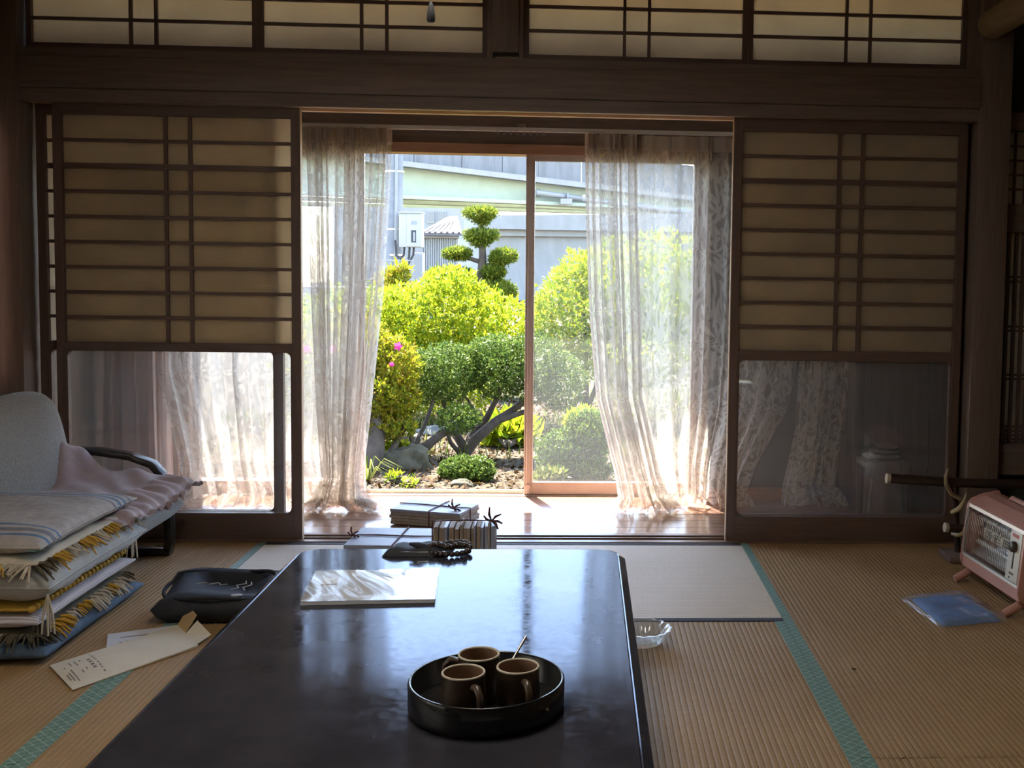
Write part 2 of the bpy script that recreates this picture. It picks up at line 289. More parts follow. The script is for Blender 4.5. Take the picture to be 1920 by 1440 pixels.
# ------------------------------------------------------------------ mesh helpers
ORG = {}
class MB:
    def __init__(s): s.v = []; s.f = []; s.uv = None; s.sm = False
    def add(s, vs, fs):
        n = len(s.v); s.v += [tuple(v) for v in vs]; s.f += [tuple(i + n for i in f) for f in fs]; return s
    def box(s, x0, x1, y0, y1, z0, z1, M=None):
        P = [Vector((x, y, z)) for z in (z0, z1) for y in (y0, y1) for x in (x0, x1)]
        if M: P = [M @ p for p in P]
        return s.add(P, [(0, 2, 3, 1), (4, 5, 7, 6), (0, 1, 5, 4), (2, 6, 7, 3), (0, 4, 6, 2), (1, 3, 7, 5)])
    def prism(s, poly, a0, a1, axis='Z'):              # extrude a polygon along an axis
        n = len(poly)
        def P(p, a): return {'Z': (p[0], p[1], a), 'Y': (p[0], a, p[1]), 'X': (a, p[0], p[1])}[axis]
        vs = [P(p, a0) for p in poly] + [P(p, a1) for p in poly]
        fs = [tuple(range(n))[::-1], tuple(range(n, 2 * n))] + [(i, (i + 1) % n, n + (i + 1) % n, n + i) for i in range(n)]
        return s.add(vs, fs)
    def tube(s, pts, r, seg=8, cap=True):
        pts = [Vector(p) for p in pts]; rs = r if isinstance(r, (list, tuple)) else [r] * len(pts); vs = []; fs = []
        ref = None
        for i, p in enumerate(pts):
            d = (pts[min(i + 1, len(pts) - 1)] - pts[max(i - 1, 0)]).normalized()
            if ref is None: ref = Vector((0, 0, 1)) if abs(d.z) < .9 else Vector((1, 0, 0))
            a = d.cross(ref).normalized(); b = a.cross(d).normalized(); ref = b
            vs += [p + (a * math.cos(2 * PI * k / seg) + b * math.sin(2 * PI * k / seg)) * rs[i] for k in range(seg)]
        for i in range(len(pts) - 1):
            for k in range(seg): fs.append((i * seg + k, i * seg + (k + 1) % seg, (i + 1) * seg + (k + 1) % seg, (i + 1) * seg + k))
        if cap: fs += [tuple(range(seg))[::-1], tuple(range((len(pts) - 1) * seg, len(pts) * seg))]
        return s.add(vs, fs)
    def lathe(s, prof, seg=32, c=(0, 0, 0), wob=None):
        vs = []; fs = []; n = len(prof)
        for k in range(seg):
            a = 2 * PI * k / seg
            for j, (r, z) in enumerate(prof):
                rr = r * (wob(a, j) if wob else 1); vs.append((c[0] + rr * math.cos(a), c[1] + rr * math.sin(a), c[2] + z))
        for k in range(seg):
            for j in range(n - 1): fs.append((k * n + j, ((k + 1) % seg) * n + j, ((k + 1) % seg) * n + j + 1, k * n + j + 1))
        return s.add(vs, fs)
    def grid(s, fn, nu, nv, uvfn=None):
        vs = [fn(i / nu, j / nv) for j in range(nv + 1) for i in range(nu + 1)]
        fs = [(j * (nu + 1) + i, j * (nu + 1) + i + 1, (j + 1) * (nu + 1) + i + 1, (j + 1) * (nu + 1) + i) for j in range(nv) for i in range(nu)]
        if uvfn: s.uv = [uvfn(i / nu, j / nv) for j in range(nv + 1) for i in range(nu + 1)]
        return s.add(vs, fs)
    def ball(s, c, r, seg=10, rings=6, sc=(1, 1, 1), jit=0):
        n = len(s.v); prof = [(max(1e-4, math.sin(PI * j / rings)), -math.cos(PI * j / rings)) for j in range(rings + 1)]
        t = MB().lathe(prof, seg); rr = random.Random(int(abs(c[0]) * 1e4 + abs(c[1]) * 1e3))
        vs = []
        for p in t.v:
            q = r * (1 + jit * rr.uniform(-1, 1)); vs.append((c[0] + p[0] * q * sc[0], c[1] + p[1] * q * sc[1], c[2] + p[2] * q * sc[2]))
        return s.add(vs, t.f)
    def smooth(s): s.sm = True; return s
    def mesh(s, name, m, org=None, bev=0, seg=2):
        me = bpy.data.meshes.new(name)
        vs = s.v if org is None else [(v[0] - org.x, v[1] - org.y, v[2] - org.z) for v in s.v]
        me.from_pydata(vs, [], s.f)
        if s.uv:
            u = me.uv_layers.new(name='UVMap')
            for lp in me.loops: u.data[lp.index].uv = s.uv[lp.vertex_index]
        bm = bmesh.new(); bm.from_mesh(me)
        if s.uv is None: bmesh.ops.remove_doubles(bm, verts=bm.verts, dist=1e-6)
        bmesh.ops.recalc_face_normals(bm, faces=bm.faces)
        if bev:
            es = [e for e in bm.edges if len(e.link_faces) == 2 and e.calc_face_angle(0) > .6]
            bmesh.ops.bevel(bm, geom=es, offset=bev, segments=seg, affect='EDGES', clamp_overlap=True, profile=.5)
        for f_ in bm.faces: f_.smooth = s.sm or bool(bev and seg > 1)
        bm.to_mesh(me); bm.free()
        if s.sm or bev:
            try: me.set_sharp_from_angle(angle=.7 if not s.sm else 1.2)
            except Exception: pass
        me.materials.append(MT[m] if isinstance(m, str) else m); return me
    def build(s, name, m, parent=None, bev=0, seg=2):
        org = ORG.get(parent.name) if parent else None
        o = bpy.data.objects.new(name, s.mesh(name, m, org, bev, seg)); COL.objects.link(o)
        if parent:
            o.parent = parent
            if org is not None: ORG[o.name] = org
        return o
def tag(o, label=None, cat=None, group=None, kind=None):
    if label: o['label'] = label
    if cat: o['category'] = cat
    if group: o['group'] = group
    if kind: o['kind'] = kind
    return o
def thing(name, label, cat, loc=(0, 0, 0), rz=0, group=None, world=False):
    o = bpy.data.objects.new(name, None); COL.objects.link(o); o.location = loc; o.rotation_euler = (0, 0, rz); o.empty_display_size = .05
    if world: ORG[o.name] = Vector(loc)
    return tag(o, label, cat, group)
def struct(name, parent=None, loc=(0, 0, 0), label=None):
    o = bpy.data.objects.new(name, None); COL.objects.link(o); o.location = loc; ORG[o.name] = Vector(loc); o['kind'] = 'structure'
    if label: o['label'] = label
    return o
def solid(name, m, *boxes, bev=0, label=None):
    b = MB()
    for q in boxes: b.box(*q)
    o = b.build(name, m, bev=bev); o['kind'] = 'structure'
    if label: o['label'] = label
    return o
def copies(proto, parent, mats):                        # share mesh data between alike parts
    out = []
    for M in mats:
        c = proto.copy(); COL.objects.link(c); c.parent = parent; c.matrix_basis = M; out.append(c)
    return out

# ------------------------------------------------------------------ the room shell
YW = 4.37                                             # plane of the sliding doors
XL, XR, CEIL = -2.20, 1.557, 2.52
floor = MB().box(-2.34, 2.56, -1.85, 4.33, -.08, -.03).build('floor', 'darkX'); floor['kind'] = 'structure'
ORG['floor'] = Vector((0, 0, 0))
def tatami_mat(x0, x1, y0, y1, axis, m, edges, label=None):
    b = MB(); a0, a1 = (x0, x1) if axis == 'Y' else (y0, y1)
    n = round((a1 - a0) / .0158); pr = []
    for i in range(n):
        p = (a1 - a0) / n
        dp = 1.9 if axis == 'X' else 1
        for fr, h in ((0, -.0016), (.12, -.0007), (.30, 0), (.55, .0002), (.80, 0), (.93, -.0007)): pr.append((a0 + (i + fr) * p, h * dp))
    pr.append((a1, -.0016)); e0, e1 = (y0, y1) if axis == 'Y' else (x0, x1)
    P = (lambda a, e, h: (a, e, h)) if axis == 'Y' else (lambda a, e, h: (e, a, h))
    vs = [P(a, e, h) for e in (e0, e1) for a, h in pr]; k = len(pr)
    b.add(vs, [(i, i + 1, k + i + 1, k + i) for i in range(k - 1)])
    b.box(x0 + .002, x1 - .002, y0 + .002, y1 - .002, -.03, -.003)
    o = b.build('tatami_mat', m, floor)
    if label: o['label'] = label
    for side, em in edges:
        w_ = .030; q = {'x0': (x0 + .001, x0 + w_, y0, y1), 'x1': (x1 - w_, x1 - .001, y0, y1), 'y0': (x0, x1, y0 + .001, y0 + w_), 'y1': (x0, x1, y1 - w_, y1 - .001)}[side]
        MB().box(*q, -.004, .0016).build('edging', em, o)
XA, XB, YF, YB = -1.235, .644, 3.356, 4.318
G = 'heri'
tatami_mat(XA, XB, YF, YB, 'X', 'goza_sheen', [('y0', 'blackcloth'), ('y1', 'blackcloth')], 'tatami mat painted pale with window sheen, black edging, before the open doors')
tatami_mat(XB, XR + .05, 2.40, YB, 'Y', 'tatami', [('x0', G), ('x1', G)])
tatami_mat(XB, XR + .05, .48, 2.397, 'Y', 'tatami', [('x0', G), ('x1', G)])
tatami_mat(-2.2, XA, 2.40, YB, 'Y', 'tatami', [('x0', G), ('x1', G)])
tatami_mat(-2.2, XA, .48, 2.397, 'Y', 'tatami', [('x0', G), ('x1', G)])
tatami_mat(XA, -.297, 1.44, YF - .003, 'Y', 'tatami', [('x0', G), ('x1', G)])
tatami_mat(-.295, XB, 1.44, YF - .003, 'Y', 'tatami', [('x0', G), ('x1', G)])
for k in range(2): tatami_mat(XA, XB, .48 - .96 * k, 1.437 - .96 * k, 'X', 'tatami', [('y0', G), ('y1', G)])
for x0, x1 in ((-2.2, XA), (XB, XR + .05)): tatami_mat(x0, x1, -1.44, .477, 'Y', 'tatami', [('x0', G), ('x1', G)])

# door sill with its sliding grooves
sill = struct('trim_1', label='grooved wooden door sill between tatami and veranda'); 
for y0, y1, z in ((4.320, 4.352, .004), (4.352, 4.386, -.006), (4.386, 4.396, .004), (4.396, 4.430, -.006), (4.430, 4.460, .004)):
    MB().box(XL, 1.70, y0, y1, -.05, z).build('sill_strip', 'sill', sill)
# veranda boards
ver = MB().box(-2.25, 1.98, 4.461, 5.30, -.07, -.022).build('floor_veranda', 'darkX'); ver['kind'] = 'structure'; ORG['floor_veranda'] = Vector((0, 0, 0))
for k in range(6):
    y0 = 4.461 + k * .122; MB().box(-2.22, 1.95, y0 + .0008, y0 + .1212, -.022, 0).build('plank', 'veranda', ver, bev=.0008, seg=1)
# posts
solid('trim_2', 'darkZ', (-2.262, -2.145, 4.30, 4.47, 0, CEIL), bev=.004, label='dark left corner post')
solid('trim_3', 'darkZ', (XR, 1.685, 4.30, 4.47, 0, CEIL), bev=.004, label='dark right post beside the alcove')
solid('trim_4', 'darkZ', (-.362, -.262, 4.32, 4.46, 1.93, CEIL), bev=.003, label='short post between transom windows')
# lintel, beam, transom rail
lint = struct('trim_5', label='grooved door lintel with gold bounce light painted underneath')
MB().box(-2.145, XR, 4.312, 4.336, 1.703, 1.752).build('fascia', 'darkX', lint)
MB().box(-2.145, XR, 4.336, 4.47, 1.722, 1.752).build('soffit', 'bouncesoffit', lint)
for y0, y1 in ((4.336, 4.350), (4.388, 4.394), (4.432, 4.47)): MB().box(-2.145, XR, y0, y1, 1.703, 1.722).build('groove_strip', 'bouncesoffit', lint)
solid('trim_6', 'darkX', (-2.145, XR, 4.292, 4.46, 1.753, 1.868), bev=.003, label='dark horizontal beam above the sliding doors')
solid('trim_7', 'darkX', (-2.145, XR, 4.315, 4.46, 1.869, 1.905), label='dark rail under the transom windows')
solid('trim_8', 'darkX', (-2.145, XR, 4.31, 4.46, 2.40, CEIL), label='dark head rail above the transom windows')
# ceiling, side and rear walls
solid('ceiling', 'ceil', (-2.4, 2.6, -1.8, 4.47, CEIL, CEIL + .05))
solid('ceiling_veranda', 'palewood', (-2.4, 2.1, 4.47, 5.30, 2.42, 2.46))
solid('wall_left', 'earth', (-2.34, -2.262, -1.8, .4, 0, CEIL), (-2.34, -2.262, 2.08, 3.30, 0, CEIL), (-2.34, -2.262, .4, 2.08, 0, .6), (-2.34, -2.262, .4, 2.08, 1.75, CEIL), (-2.34, -2.262, 3.30, 4.30, 1.75, CEIL))
solid('wall_rear', 'earth', (-2.34, 2.6, -1.85, -1.75, 0, CEIL))
solid('wall_right', 'earth', (1.62, 1.72, -1.8, 2.36, 0, CEIL), (2.46, 2.56, 2.30, 4.6, 0, CEIL), (1.72, 2.56, 2.28, 2.36, 0, CEIL))
solid('wall_veranda_left', 'plaster', (-2.28, -2.225, 4.47, 5.30, -.05, 2.42))
solid('wall_veranda_right', 'earth', (1.95, 2.05, 4.95, 5.30, -.05, 2.42))
solid('wall_outer_upper', 'darkX', (-2.3, 2.05, 5.20, 5.30, 2.38, 2.46))
w4 = struct('window_fill_upper', label='added row of unseen fill panes above the veranda window')  # added out of view to bring skylight onto the transom paper
for k in range(9): x = -2.28 + k * .53; MB().box(x, x + .04, 5.21, 5.29, 2.10, 2.38).build('mullion', 'darkZ', w4)
for k in range(8): x = -2.24 + k * .53; MB().box(x, x + .49, 5.248, 5.252, 2.10, 2.38).build('glass_pane', 'glass', w4)
solid('wall_outer', 'darkX', (-2.3, 2.05, 5.20, 5.30, 1.668, 2.10), (-2.3, -1.93, 5.20, 5.30, -.3, 1.668))
solid('wall_outer_right', 'shutter', (.605, 2.05, 5.215, 5.30, .03, 1.668), label='grey closed storm shutter')
solid('trim_9', 'winwood', (.605, 1.95, 5.16, 5.30, -.03, .045), label='pale window ledge')
solid('wall_foundation', 'greycon', (-2.4, 2.2, 5.22, 5.32, -.8, -.05))
# eave over the veranda: rafters and boards
eave = struct('eave', label='wooden roof eave over the veranda')
P0 = [(5.25, 2.62), (6.03, 2.36), (6.03, 2.395), (5.25, 2.66)]
MB().prism(P0, -3.2, 3.2, 'X').build('eave_board', 'darkX', eave)
for k in range(14): MB().prism([(5.25, 2.55), (5.99, 2.305), (5.99, 2.37), (5.25, 2.62)], -3 + k * .46, -2.95 + k * .46, 'X').build('rafter', 'darkY', eave)
# alcove at the right: platform, back wall, study window lattice, log beam
solid('floor_alcove', 'darkX', (1.62, 2.46, 2.36, 4.46, -.03, .09), bev=.003)
solid('wall_alcove', 'darkplaster', (1.685, 2.56, 4.44, 4.52, 0, .30), (1.685, 2.56, 4.44, 4.52, 1.70, CEIL), (2.44, 2.56, 4.44, 4.52, .30, 1.70))
solid('wall_study_recess', 'plaster', (2.05, 2.56, 4.95, 5.05, 0, CEIL), (2.48, 2.56, 4.52, 4.95, 0, CEIL), (2.05, 2.56, 4.52, 4.95, 2.42, CEIL), (2.05, 2.56, 4.52, 4.95, -.05, 0))
sw = struct('window_2', label='study window of the alcove with fine lattice')
Y2 = 4.40
MB().box(1.69, 2.45, Y2 - .03, 4.44, 1.68, 1.75).build('head', 'darkX', sw)
MB().box(1.69, 2.45, Y2 - .03, 4.44, 1.27, 1.385).build('middle_rail', 'darkX', sw)
MB().box(1.69, 2.45, Y2 - .05, 4.44, .28, .405).build('bottom_board', 'darkX', sw)
MB().box(1.69, 1.705, Y2 - .02, 4.44, .405, 1.68).build('jamb', 'darkZ', sw)
MB().box(1.70, 2.45, 4.434, 4.437, .405, 1.68).build('paper', 'paper', sw)
vb = MB().box(-.004, .004, 0, .014, 1.385, 1.68).build('lattice_bar', 'frameZ', sw); vb.location = (1.748, Y2, 0)
copies(vb, sw, [Matrix.Translation((1.748 + .043 * k, Y2, 0)) for k in range(1, 16)])
hb = MB().box(1.705, 2.45, 0, .012, -.004, .004).build('lattice_bar', 'frameX', sw); hb.location = (0, Y2, 1.445)
copies(hb, sw, [Matrix.Translation((0, Y2, 1.445 + .058 * k)) for k in range(1, 4)])
vs_ = MB().box(-.006, .006, 0, .016, .405, 1.27).build('slat', 'frameZ', sw); vs_.location = (1.737, Y2, 0)
copies(vs_, sw, [Matrix.Translation((1.737 + .031 * k, Y2, 0)) for k in range(1, 22)])
copies(hb, sw, [Matrix.Translation((0, Y2 + .004, z)) for z in (1.088, 1.070, .885, .868, .685, .668, .47, .452, .434, .418)])
lg = thing('log_beam', 'round cedar log beam over the alcove at upper right', 'beam', (1.60, 4.3, 2.07), world=True)
MB().tube([(1.585, 4.296, 2.075), (1.585, 4.28, 2.075), (1.60, 3.4, 2.09), (1.60, 2.37, 2.10)], [.05, .058, .06, .062], 20).smooth().build('log', 'log', lg)

# papered side window left of the table, unseen and added as room fill
w3 = struct('window_fill_left', label='added papered side window in the left wall for fill daylight')
for y in (.40, 1.22, 2.05): MB().box(-2.32, -2.28, y, y + .03, .6, 1.75).build('mullion', 'darkZ', w3)
for y in (.43, 1.25): MB().box(-2.302, -2.298, y, y + .79, .6, 1.75).build('paper_pane', 'paper', w3)
# glazed door standing in the left wall
ld = struct('door_1', label='left wall glass door with reflected sun painted orange on its timber')
X0 = -2.262
MB().box(-2.30, X0, 3.30, 4.18, .86, 1.75).build('upper_panel', 'darkZ', ld)
MB().box(-2.30, X0 + .012, 3.30, 4.19, .80, .86).build('middle_rail', 'cedarY', ld)
MB().box(-2.30, X0 + .012, 4.14, 4.185, 0, .80).build('stile', 'cedarZ', ld)
MB().box(-2.30, X0 + .012, 3.30, 4.14, 0, .18).build('bottom_rail', 'cedarY', ld)
MB().box(-2.285, -2.28, 3.30, 4.14, .18, .80).build('glass_pane', 'frost', ld)
MB().box(-2.30, X0 + .02, 4.20, 4.235, 0, 1.75).build('door_jamb', 'frameZ', ld)
MB().box(-2.34, -2.30, 3.30, 4.30, 0, 1.75).build('backing', 'plaster', ld)

# ------------------------------------------------------------------ sliding paper doors
def fillets(b, x0, x1, z0, z1, y0, y1, r):
    for cx, cz, sx, sz in ((x0, z0, 1, 1), (x1, z0, -1, 1), (x0, z1, 1, -1), (x1, z1, -1, -1)):
        arc = [(cx + sx * (r - r * math.cos(a)), cz + sz * (r - r * math.sin(a))) for a in [PI / 2 * k / 5 for k in range(6)]]
        b.prism([(cx, cz)] + arc, y0, y1, 'Y')
def shoji(label, x0, x1, yc, zt=1.712, group=None, ptop=1.662, pbot=.782, gt=.748, gb=.108, raised=True, stile=.034, cat='sliding door', edge=None):
    t = thing('paper_sliding_door', label, cat, ((x0 + x1) / 2, yc, 0), group=group, world=True)
    y0, y1 = yc - .015, yc + .015
    for a, c in ((x0, x0 + stile), (x1 - stile, x1)): MB().box(a, c, y0, y1, -.004, zt).build('stile', 'frameZ', t, bev=.0012, seg=1)
    if edge: MB().box(edge - .0015, edge + .0015, y0 + .004, y1, 0, zt - .01).build('edge_strip', 'litedge', t)
    xi0, xi1 = x0 + stile, x1 - stile
    MB().box(xi0, xi1, y0, y1, ptop, zt).build('top_rail', 'frameX', t)
    b = MB().box(xi0, xi1, y0, y1, gt, pbot); fillets(b, xi0 + .006, xi1 - .006, gb, gt, y0 + .003, y1 - .003, .022)
    b.box(xi0, xi0 + .006, y0 + .003, y1 - .003, gb, gt); b.box(xi1 - .006, xi1, y0 + .003, y1 - .003, gb, gt); b.build('middle_rail', 'frameX', t)
    MB().box(xi0, xi1, y0, y1, -.004, gb).build('bottom_rail', 'frameX', t)
    MB().box(xi0, xi1, yc + .004, yc + .006, pbot, ptop).build('paper', 'paper', t)
    MB().box(xi0, xi1, yc, yc + .003, gb, gt).build('glass_pane', 'glass', t)
    rows = 9; h = (ptop - pbot) / rows
    for k in range(1, rows):
        th = .0065 if k != 7 else .010; z = pbot + k * h
        MB().box(xi0, xi1, y0 + .005, yc + .004, z - th, z + th).build('lattice_bar', 'frameX', t)
    for fr in (.448, .555):
        x = xi0 + (xi1 - xi0) * fr; MB().box(x - .0065, x + .0065, y0 + .006, yc + .0035, pbot, ptop).build('lattice_bar', 'frameZ', t)
    if raised:
        MB().box(xi0 + .003, xi1 - .003, yc + .010, yc + .012, pbot, pbot + 7 * h).build('raised_paper', 'paper', t)
    return t
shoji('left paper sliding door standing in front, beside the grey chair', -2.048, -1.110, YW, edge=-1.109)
shoji('rear left paper door showing its stile through the front glass', -2.130, -1.190, YW + .042, raised=False)
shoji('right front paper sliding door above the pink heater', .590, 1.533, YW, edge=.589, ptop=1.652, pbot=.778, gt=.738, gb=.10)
shoji('rear right paper door nearly hidden behind the front one', .597, 1.552, YW + .042, ptop=1.652, pbot=.778, gt=.738, gb=.10, raised=False)

def transom(label, x0, x1):
    t = thing('transom_panel', label, 'transom window', ((x0 + x1) / 2, YW, 1.905), group='paper transom windows', world=True)
    z0, z1, y0, y1, s = 1.906, 2.399, YW - .015, YW + .015, .020
    for a, c in ((x0, x0 + s), (x1 - s, x1)): MB().box(a, c, y0, y1, z0, z1).build('stile', 'frameZ', t)
    MB().box(x0 + s, x1 - s, y0, y1, z0, z0 + .024).build('bottom_rail', 'frameX', t); MB().box(x0 + s, x1 - s, y0, y1, z1 - .03, z1).build('top_rail', 'frameX', t)
    MB().box(x0 + s, x1 - s, YW + .004, YW + .006, z0 + .024, z1 - .03).build('paper', 'bouncepaper', t)
    for k in range(1, 5): z = z0 + .024 + k * .093; MB().box(x0 + s, x1 - s, y0 + .004, YW + .004, z - .006, z + .006).build('lattice_bar', 'frameX', t)
    for fr in (.445, .56): x = x0 + s + (x1 - x0 - 2 * s) * fr; MB().box(x - .006, x + .006, y0 + .005, YW + .0035, z0 + .024, z1 - .03).build('lattice_bar', 'frameZ', t)
transom('leftmost paper transom panel', -2.138, -1.268); transom('transom panel left of the short post', -1.267, -.385)
transom('transom panel right of the short post', -.245, .636); transom('rightmost paper transom panel', .637, 1.515)
solid('trim_10', 'darkZ', (-.385, -.363, 4.33, 4.45, 1.905, 2.40), (-.261, -.245, 4.33, 4.45, 1.905, 2.40), (1.515, XR, 4.33, 4.45, 1.905, 2.40), label='dark strips beside the transom panels')

# ------------------------------------------------------------------ veranda window and sashes
w1 = struct('window_1', label='sliding veranda window, left half open')
MB().box(-1.93, .605, 5.185, 5.30, 1.622, 1.668).build('head', 'winwood', w1)
MB().box(-1.93, .605, 5.19, 5.30, -.045, .004).build('sill_track', 'bronze', w1)
MB().box(-1.93, .605, 5.235, 5.243, .004, .022).build('track_rib', 'bronze', w1)
MB().box(.560, .605, 5.185, 5.30, .004, 1.622).build('jamb', 'bronze', w1); MB().box(-1.93, -1.89, 5.185, 5.30, .004, 1.622).build('jamb', 'bronze', w1)
def sash(x0, x1, yc, label):
    t = thing('window_sash', label, 'window', ((x0 + x1) / 2, yc, .004), world=True)
    s = .042
    for a, c in ((x0, x0 + s), (x1 - s, x1)):
        st = MB().box(a, c, yc - .016, yc + .016, .006, 1.622).box(a + .012, c - .012, yc - .021, yc - .016, .006, 1.622).build('stile', 'bronze', t, bev=.002, seg=1)
    MB().box(x0 + s, x1 - s, yc - .014, yc + .014, .006, .064).build('bottom_rail', 'bronze', t); MB().box(x0 + s, x1 - s, yc - .014, yc + .014, 1.595, 1.622).build('top_rail', 'bronze', t)
    MB().box(x0 + s, x1 - s, yc, yc + .004, .064, 1.595).build('glass_pane', 'winglass', t)
    MB().tube([(x0 + .021, yc - .036, .045), (x0 + .021, yc - .02, .045)], .012, 10).build('roller_cap', 'bronze', t)
sash(-.276, .560, 5.225, 'closed sliding window sash right of the opening')
sash(-1.89, -1.07, 5.225, 'closed window sash behind the left lace curtains')
sash(-1.86, -1.04, 5.27, 'opened outer window sash pushed behind the left one')

# ------------------------------------------------------------------ lace curtains on their rail
YR = 5.06
cr = thing('curtain_rail', 'slim metal curtain rail under the veranda lintel', 'curtain rail', (-.3, YR, 1.72), world=True)
MB().box(-1.95, 1.30, YR - .012, YR + .012, 1.712, 1.730).build('track', 'whitemetal', cr)
for x in (-1.4, -.29, .9): MB().box(x - .02, x + .02, YR - .01, 5.20, 1.730, 1.745).build('bracket', 'steel', cr)
rn = MB().box(-.304, -.296, YR - .005, YR + .005, 1.706, 1.72).build('runner', 'rail', cr)
rn.location = (-.10, 0, -.008)
copies(rn, cr, [Matrix.Translation((-.40 + .3 + .03 * k, 0, -.008)) for k in range(1, 8)])
def lerp(a, b, t): return a + (b - a) * t
def curtain(name, label, levels, folds, seed, m='lace', cat='curtain', nu=220, nv=60, width=2.0, header=True, dens=1.0):
    """levels: (z, x_left, x_right, y_centre, fold depth) from the top down"""
    rr = random.Random(seed); ph = [rr.uniform(0, 6.28) for _ in range(8)]
    def lev(v):
        p = v * (len(levels) - 1); i = min(int(p), len(levels) - 2); t = p - i; t = t * t * (3 - 2 * t) if i else t
        return [lerp(a, b, t) for a, b in zip(levels[i], levels[i + 1])]
    def fn(u, v):
        z, xa, xb, yc, am = lev(v)
        uu = u ** dens + .035 * math.sin(2 * PI * 2.3 * u + ph[0]) * math.sin(PI * u)
        x = lerp(xa, xb, uu); a = 2 * PI * folds * u
        wob = .55 * math.sin(2.2 * v + ph[1] + 9 * u)
        y = yc + am * (math.sin(a + ph[2] + wob * min(1, v * 2)) + .45 * math.sin(1.73 * a + ph[3] + 1.5 * v) + .25 * math.sin(3.1 * a + ph[4] - v))
        x += .5 * am * math.cos(a * 1.31 + ph[5] + .8 * v)
        if z < .10: z += .02 * math.sin(3 * a + ph[6]) * math.sin(14 * v + 5 * u) + .008
        return (x, y, max(z, .003))
    t = thing(name, label, cat, ((levels[-1][1] + levels[-1][2]) / 2, levels[-1][3], 0), world=True)
    MB().grid(fn, nu, nv, lambda u, v: (u * width, -v * 1.8)).smooth().build('cloth', m, t)
    if header:
        zt = levels[0][0]
        def hd(u, v):
            p = fn(u, .0); return (p[0], p[1] - .003, zt + .008 - .07 * v)
        MB().grid(hd, nu, 2).smooth().build('heading_tape', 'header', t)
        n = max(2, int(folds)); 
        for k in range(n):
            p = fn((k + .5) / n, 0); MB().tube([(p[0], p[1] - .012, zt + .006), (p[0], p[1] - .018, zt - .04), (p[0] + .004, p[1] - .008, zt - .10)], [.008, .010, .003], 6).smooth().build('pleat', 'header', t)
    return t
# gathered left bundle beside the opening
curtain('lace_curtain', 'gathered lace curtain bunched at the left of the open window',
        [(1.706, -1.26, -.885, YR, .022), (1.40, -1.25, -.90, YR, .026), (.95, -1.235, -.93, YR - .01, .028), (.45, -1.20, -.975, YR - .06, .03), (.14, -1.16, -1.0, YR - .13, .03), (.04, -1.19, -.98, YR - .16, .035), (.012, -1.25, -.87, YR - .19, .05)], 9, 3, width=2.3, nu=300)
curtain('lace_curtain', 'wide sheer lace curtain behind the left door glass',
        [(1.706, -1.93, -1.18, YR + .02, .014), (1.2, -1.93, -1.17, YR + .02, .02), (.6, -1.92, -1.17, YR, .024), (.2, -1.80, -1.19, YR - .06, .03), (.04, -1.76, -1.14, YR - .10, .04), (.012, -1.80, -1.08, YR - .14, .05)], 8, 11, width=1.6, nu=260)
curtain('drape', 'heavy pinkish drape hanging at the left end of the veranda',
        [(1.70, -2.17, -1.86, YR + .02, .03), (1.0, -2.17, -1.88, YR + .01, .03), (.5, -2.18, -1.87, YR, .032), (.1, -2.19, -1.86, YR, .034), (.03, -2.19, -1.86, YR, .034)], 5, 5, m='drape', width=.6, header=False, cat='curtain')
# right curtain: tight folds at its free edge, spread out towards the wall
curtain('lace_curtain', 'lace curtain at the right of the open window, gathered along its free edge',
        [(1.700, -.005, .24, YR, .022), (1.35, 0, .25, YR, .026), (.90, .02, .27, YR - .01, .028), (.50, .06, .28, YR - .05, .03), (.16, .15, .36, YR - .12, .032), (.05, .17, .40, YR - .15, .035), (.012, .14, .46, YR - .19, .05)], 6, 21, width=1.7, nu=260)
curtain('lace_curtain', 'spread sheer lace curtain hanging in front of the right window edge',
        [(1.700, .20, 1.03, YR + .02, .012), (1.2, .20, 1.03, YR + .02, .016), (.75, .21, 1.01, YR + .01, .018), (.45, .24, .95, YR - .02, .022), (.18, .30, .80, YR - .05, .026), (.05, .34, .75, YR - .08, .03), (.012, .30, .78, YR - .13, .05)], 7, 33, width=1.5, nu=260)
curtain('lace_curtain', 'narrow lace curtain seen through the right door glass',
        [(1.700, .99, 1.32, YR + .02, .018), (1.1, 1.0, 1.30, YR + .02, .02), (.7, 1.02, 1.27, YR, .022), (.35, 1.0, 1.22, YR - .03, .026), (.08, .94, 1.18, YR - .06, .03), (.012, .93, 1.24, YR - .08, .045)], 5, 41, width=1.1, nu=160)
# cabinet and draped stand at the veranda's right end
cb = thing('veranda_cabinet', 'tall brown wooden cabinet at the right end of the veranda', 'cabinet', (1.6, 5.0, 0), world=True)
MB().box(1.275, 1.94, 4.95, 5.19, .002, 1.62).build('body', 'frameZ', cb)
MB().box(1.24, 1.275, 4.90, 5.19, .002, 1.66).build('side_post', 'frameZ', cb, bev=.003)
MB().box(1.30, 1.60, 4.938, 4.95, .06, 1.58).build('door', 'frameZ', cb); MB().box(1.605, 1.92, 4.938, 4.95, .06, 1.58).build('door', 'frameZ', cb)
st = thing('low_stand', 'small low stand with a pale draped cloth in front of the brown cabinet', 'stand', (1.35, 4.80, 0), world=True)
MB().box(1.25, 1.45, 4.72, 4.88, .235, .26).build('top', 'darkX', st)
for x in (1.26, 1.435):
    for y in (4.73, 4.865): MB().box(x - .008, x + .008, y - .008, y + .008, .002, .235).build('leg', 'darkZ', st)
def dr(u, v): return (1.345 + (.065 + .02 * v) * math.cos(PI * (1 + u)) + .004 * math.sin(22 * u), 4.715 - (.012 + .02 * v) * math.sin(PI * u) - .006 * math.sin(17 * u), .262 - .25 * v)
MB().grid(dr, 40, 10).smooth().build('draped_cloth', 'whitecloth', st)
